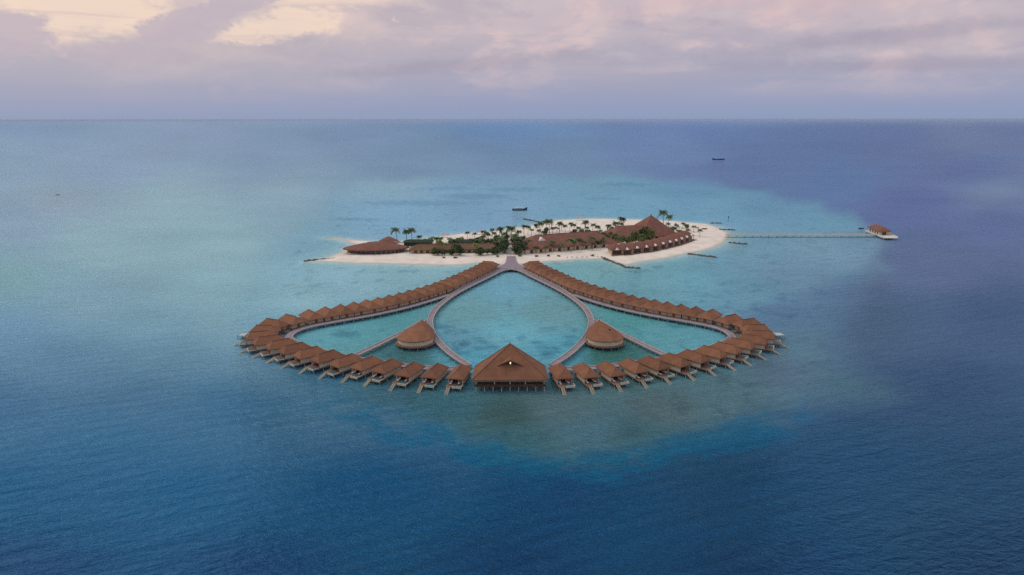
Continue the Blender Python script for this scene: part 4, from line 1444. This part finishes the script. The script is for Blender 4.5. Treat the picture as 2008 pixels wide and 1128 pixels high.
groyne([(597, 511), (615, 510), (660, 506)], 'thin dark rock groyne reaching out from the sand spit by the shell restaurant')
groyne([(1180, 505), (1210, 517), (1230, 525), (1253, 526)], 'long bent dark rock groyne below the beach bungalows')
groyne([(1350, 498), (1378, 502), (1406, 505)], 'dark rock groyne off the beach at the far end of the bungalows')
groyne([(1430, 476), (1448, 478), (1465, 479)], 'short dark rock groyne just below the long pier')
groyne([(1412, 451), (1442, 451)], 'short dark rock groyne just above the long pier')
groyne([(1394, 438), (1413, 438)], 'dark rock groyne off the rear right corner of the island', 1.0)
groyne([(1028, 430), (1045, 433), (1062, 436)], 'dark rock groyne off the rear beach below the moored boat', 1.0)

# ------------------------------------------------------------------ long pier and arrival pavilion
pa, pb = at(1422, 462, 1.8), (269.5, at(1712, 462, 1.8)[1])
pier_pts = resample([pa, pb], 4.0) + [Vector(pb)]
ribbon('long_pier', pier_pts, 3.2, 1.8, 'long straight pale pier from the island to the arrival pavilion', 'pier', pile_step=6.0, kerbs=('in',), deck='jetty_pale', kerb='jetty_pale', closed_side=1.0, kw=0.15, kh=0.95)
AP = empty('arrival_pavilion', (274.5, 503.0, 0), R(-96))
hip_roof([(-15.0, 4.6), (-15.0, -4.6), (7.0, -4.6), (7.0, 4.6)], [(-10.5, 0), (3.0, 0)], 4.9, 7.8, 0.3).build('roof', 'shingle_far', AP)
MB().box(-16.5, 17.0, -5.0, 5.0, 1.3, 1.84).build('deck', 'jetty_pale', AP)
MB().box(-14.0, 5.5, -3.4, 3.4, 1.85, 4.59).build('wall', 'cream', AP)
for x in (-11, -6.5, -2, 2.5):
    MB().box(x - 0.8, x + 0.8, -3.52, -3.402, 2.2, 4.0).build('window', 'glass', AP)
MB().box(5.501, 5.62, -1.4, 1.4, 1.86, 4.1).build('doorway', 'dark_timber', AP)
for y in (-4.9, 4.78):
    MB().box(6.0, 16.8, y, y + 0.12, 1.85, 2.8).build('railing', 'jetty_pale', AP)
for x in (-15, -8, 0, 8, 16):
    for y in (-4.4, 4.4):
        MB().rod(x, y, -1.2, 1.29, 0.2).build('pile', 'pile', AP)
tag(AP, 'cream-walled brown-roofed arrival pavilion at the end of the long pier', 'pavilion')

# ------------------------------------------------------------------ boats


def hull_mesh(L, W, D, prow, stern, m_=None):
    m_ = m_ or MB()
    n_ = 14
    for i in range(n_ + 1):
        f = i / n_
        x = (f - 0.5) * L
        wd = W / 2 * (1 - abs(2 * f - 1) ** 2.6) + 0.06
        zt = D + prow * max(0, (f - 0.62) / 0.38) ** 2 + stern * max(0, (0.3 - f) / 0.3) ** 2
        zb = -0.5 + 0.9 * abs(2 * f - 1) ** 4
        m_.v += [(x, -wd, zt), (x, -wd * 0.6, zb), (x, wd * 0.6, zb), (x, wd, zt), (x, wd * 0.85, zt - 0.25), (x, -wd * 0.85, zt - 0.25)]
    for i in range(n_):
        o_ = 6 * i
        for j in range(6):
            m_.f.append((o_ + j, o_ + (j + 1) % 6, o_ + 6 + (j + 1) % 6, o_ + 6 + j))
    m_.f += [(5, 4, 3, 2, 1, 0), tuple(6 * n_ + j for j in range(6))]
    return m_


def dhoni(px, py, L, rz, label, prow, cabin=True, name='dhoni_boat', big=1.0, paint='hull_dark'):
    X, Y = at(px, py, 0)
    root = empty(name, (X, Y, 0), rz)
    hull_mesh(L, L * 0.24, 1.3 * big, prow, prow * 0.35).build('hull', paint, root)
    if cabin:
        MB().box(-L * 0.36, L * 0.16, -L * 0.085, L * 0.085, 1.2, 2.3).build('cabin', 'cabin', root)
        MB().box(-L * 0.40, L * 0.22, -L * 0.105, L * 0.105, 3.0, 3.2).build('canopy', 'cabin', root)
        m_ = MB()
        for x in (-0.38, -0.2, 0.0, 0.2):
            for y in (-0.095, 0.095):
                m_.rod(x * L, y * L, 1.1, 2.99, 0.07, 5)
        m_.build('canopy_frame', 'fascia', root)
        for x in (-0.3, -0.2, -0.1, 0.0, 0.1):
            MB().box(x * L - 0.5, x * L + 0.5, -L * 0.085 - 0.06, -L * 0.085 - 0.003, 1.5, 2.1).build('window', 'glass', root)
    else:
        MB().box(-L * 0.3, -L * 0.05, -L * 0.06, L * 0.06, 0.9 * big, 1.9 * big).build('cabin', paint, root)
    tag(root, label, 'boat')
    return root


dhoni(1019, 413, 14.5, R(6), 'dark-hulled covered boat with curved prow moored behind the island', 2.2)
dhoni(1409, 314, 27.0, R(180), 'low dark boat far out on the open sea', 2.2, False, 'fishing_boat', 1.3)
dhoni(113, 382, 5.0, R(10), 'tiny dark boat alone on the pale shallows at far left', 0.5, False, 'fishing_boat', 0.5, 'blue_grey')
sb = empty('speed_boat', (283.5, 510.0, 0), R(-96))
hull_mesh(11, 3.2, 1.3, 0.5, 0.0).build('hull', 'white', sb)
MB().box(-4, 1.5, -1.2, 1.2, 1.1, 2.2).build('cabin', 'white', sb)
MB().box(-4.4, 2.0, -1.35, 1.35, 2.9, 3.1).build('canopy', 'white', sb)
MB().box(-3.6, 1.2, -1.27, -1.203, 1.45, 1.95).build('window', 'glass', sb)
m = MB()
for x in (-4, -1, 1.6):
    for y in (-1.2, 1.2):
        m.rod(x, y, 1.1, 2.89, 0.06, 5)
m.build('canopy_frame', 'cabin', sb)
tag(sb, 'white motor boat moored behind the arrival pavilion', 'boat')
dhoni(1688, 450, 4.6, R(0), 'small dark boat floating just left of the arrival pavilion', 0.3, False, 'dinghy', 0.5)

# ------------------------------------------------------------------ parasols and beach loungers


def parasol(px, py, h, label):
    X, Y = at(px, py, 1.0)
    root = empty('beach_parasol', (X, Y, ground(X, Y)))
    MB().rod(0, 0, -0.2, h, 0.06, 5).build('pole', 'timber', root)
    m_ = MB()
    n_ = 8
    m_.add([(2.2 * math.cos(2 * math.pi * i / n_), 2.2 * math.sin(2 * math.pi * i / n_), h - 0.7) for i in range(n_)] + [(0, 0, h + 0.1)], [(i, (i + 1) % n_, n_) for i in range(n_)])
    m_.build('canopy', 'canvas', root)
    tag(root, label, 'parasol', 'beach parasols')


for i, (x, y) in enumerate([(869, 465), (877, 466), (936, 460), (944, 459)]):
    parasol(x, y, 3.0, 'dusty pink beach parasol on the rear sand behind the garden pavilions, %s from the left' % ORD[i])
for i, (x, y) in enumerate([(1132, 432), (1141, 432)]):
    parasol(x, y, 3.4, 'pink parasol at the rear waterline behind the reception hall, %s one' % ['left', 'right'][i])
for i, (x, y) in enumerate([(1112, 504), (1121, 503), (1131, 503.5), (1141, 503), (1150, 503), (1172, 502), (1178, 502.5)]):
    X, Y = at(x, y, 1.0)
    place_lounger((X, Y, ground(X, Y)), random.uniform(-0.4, 0.4), 'sun lounger on the beach before the reception hall, %s from the jetty' % ORD[i], 'sun loungers on the beach')

X, Y = at(1428, 433, 0)
cm_ = empty('channel_marker', (X, Y, 0))
MB().rod(0, 0, -1.5, 3.0, 0.14, 6).build('pole', 'hull_dark', cm_)
MB().add([(-0.8, 0, 2.4), (0, -0.8, 2.4), (0.8, 0, 2.4), (0, 0.8, 2.4), (0, 0, 4.0)], [(0, 1, 4), (1, 2, 4), (2, 3, 4), (3, 0, 4), (3, 2, 1, 0)]).build('topmark', 'hull_dark', cm_)
tag(cm_, 'thin dark channel marker standing in the water off the island end', 'marker')
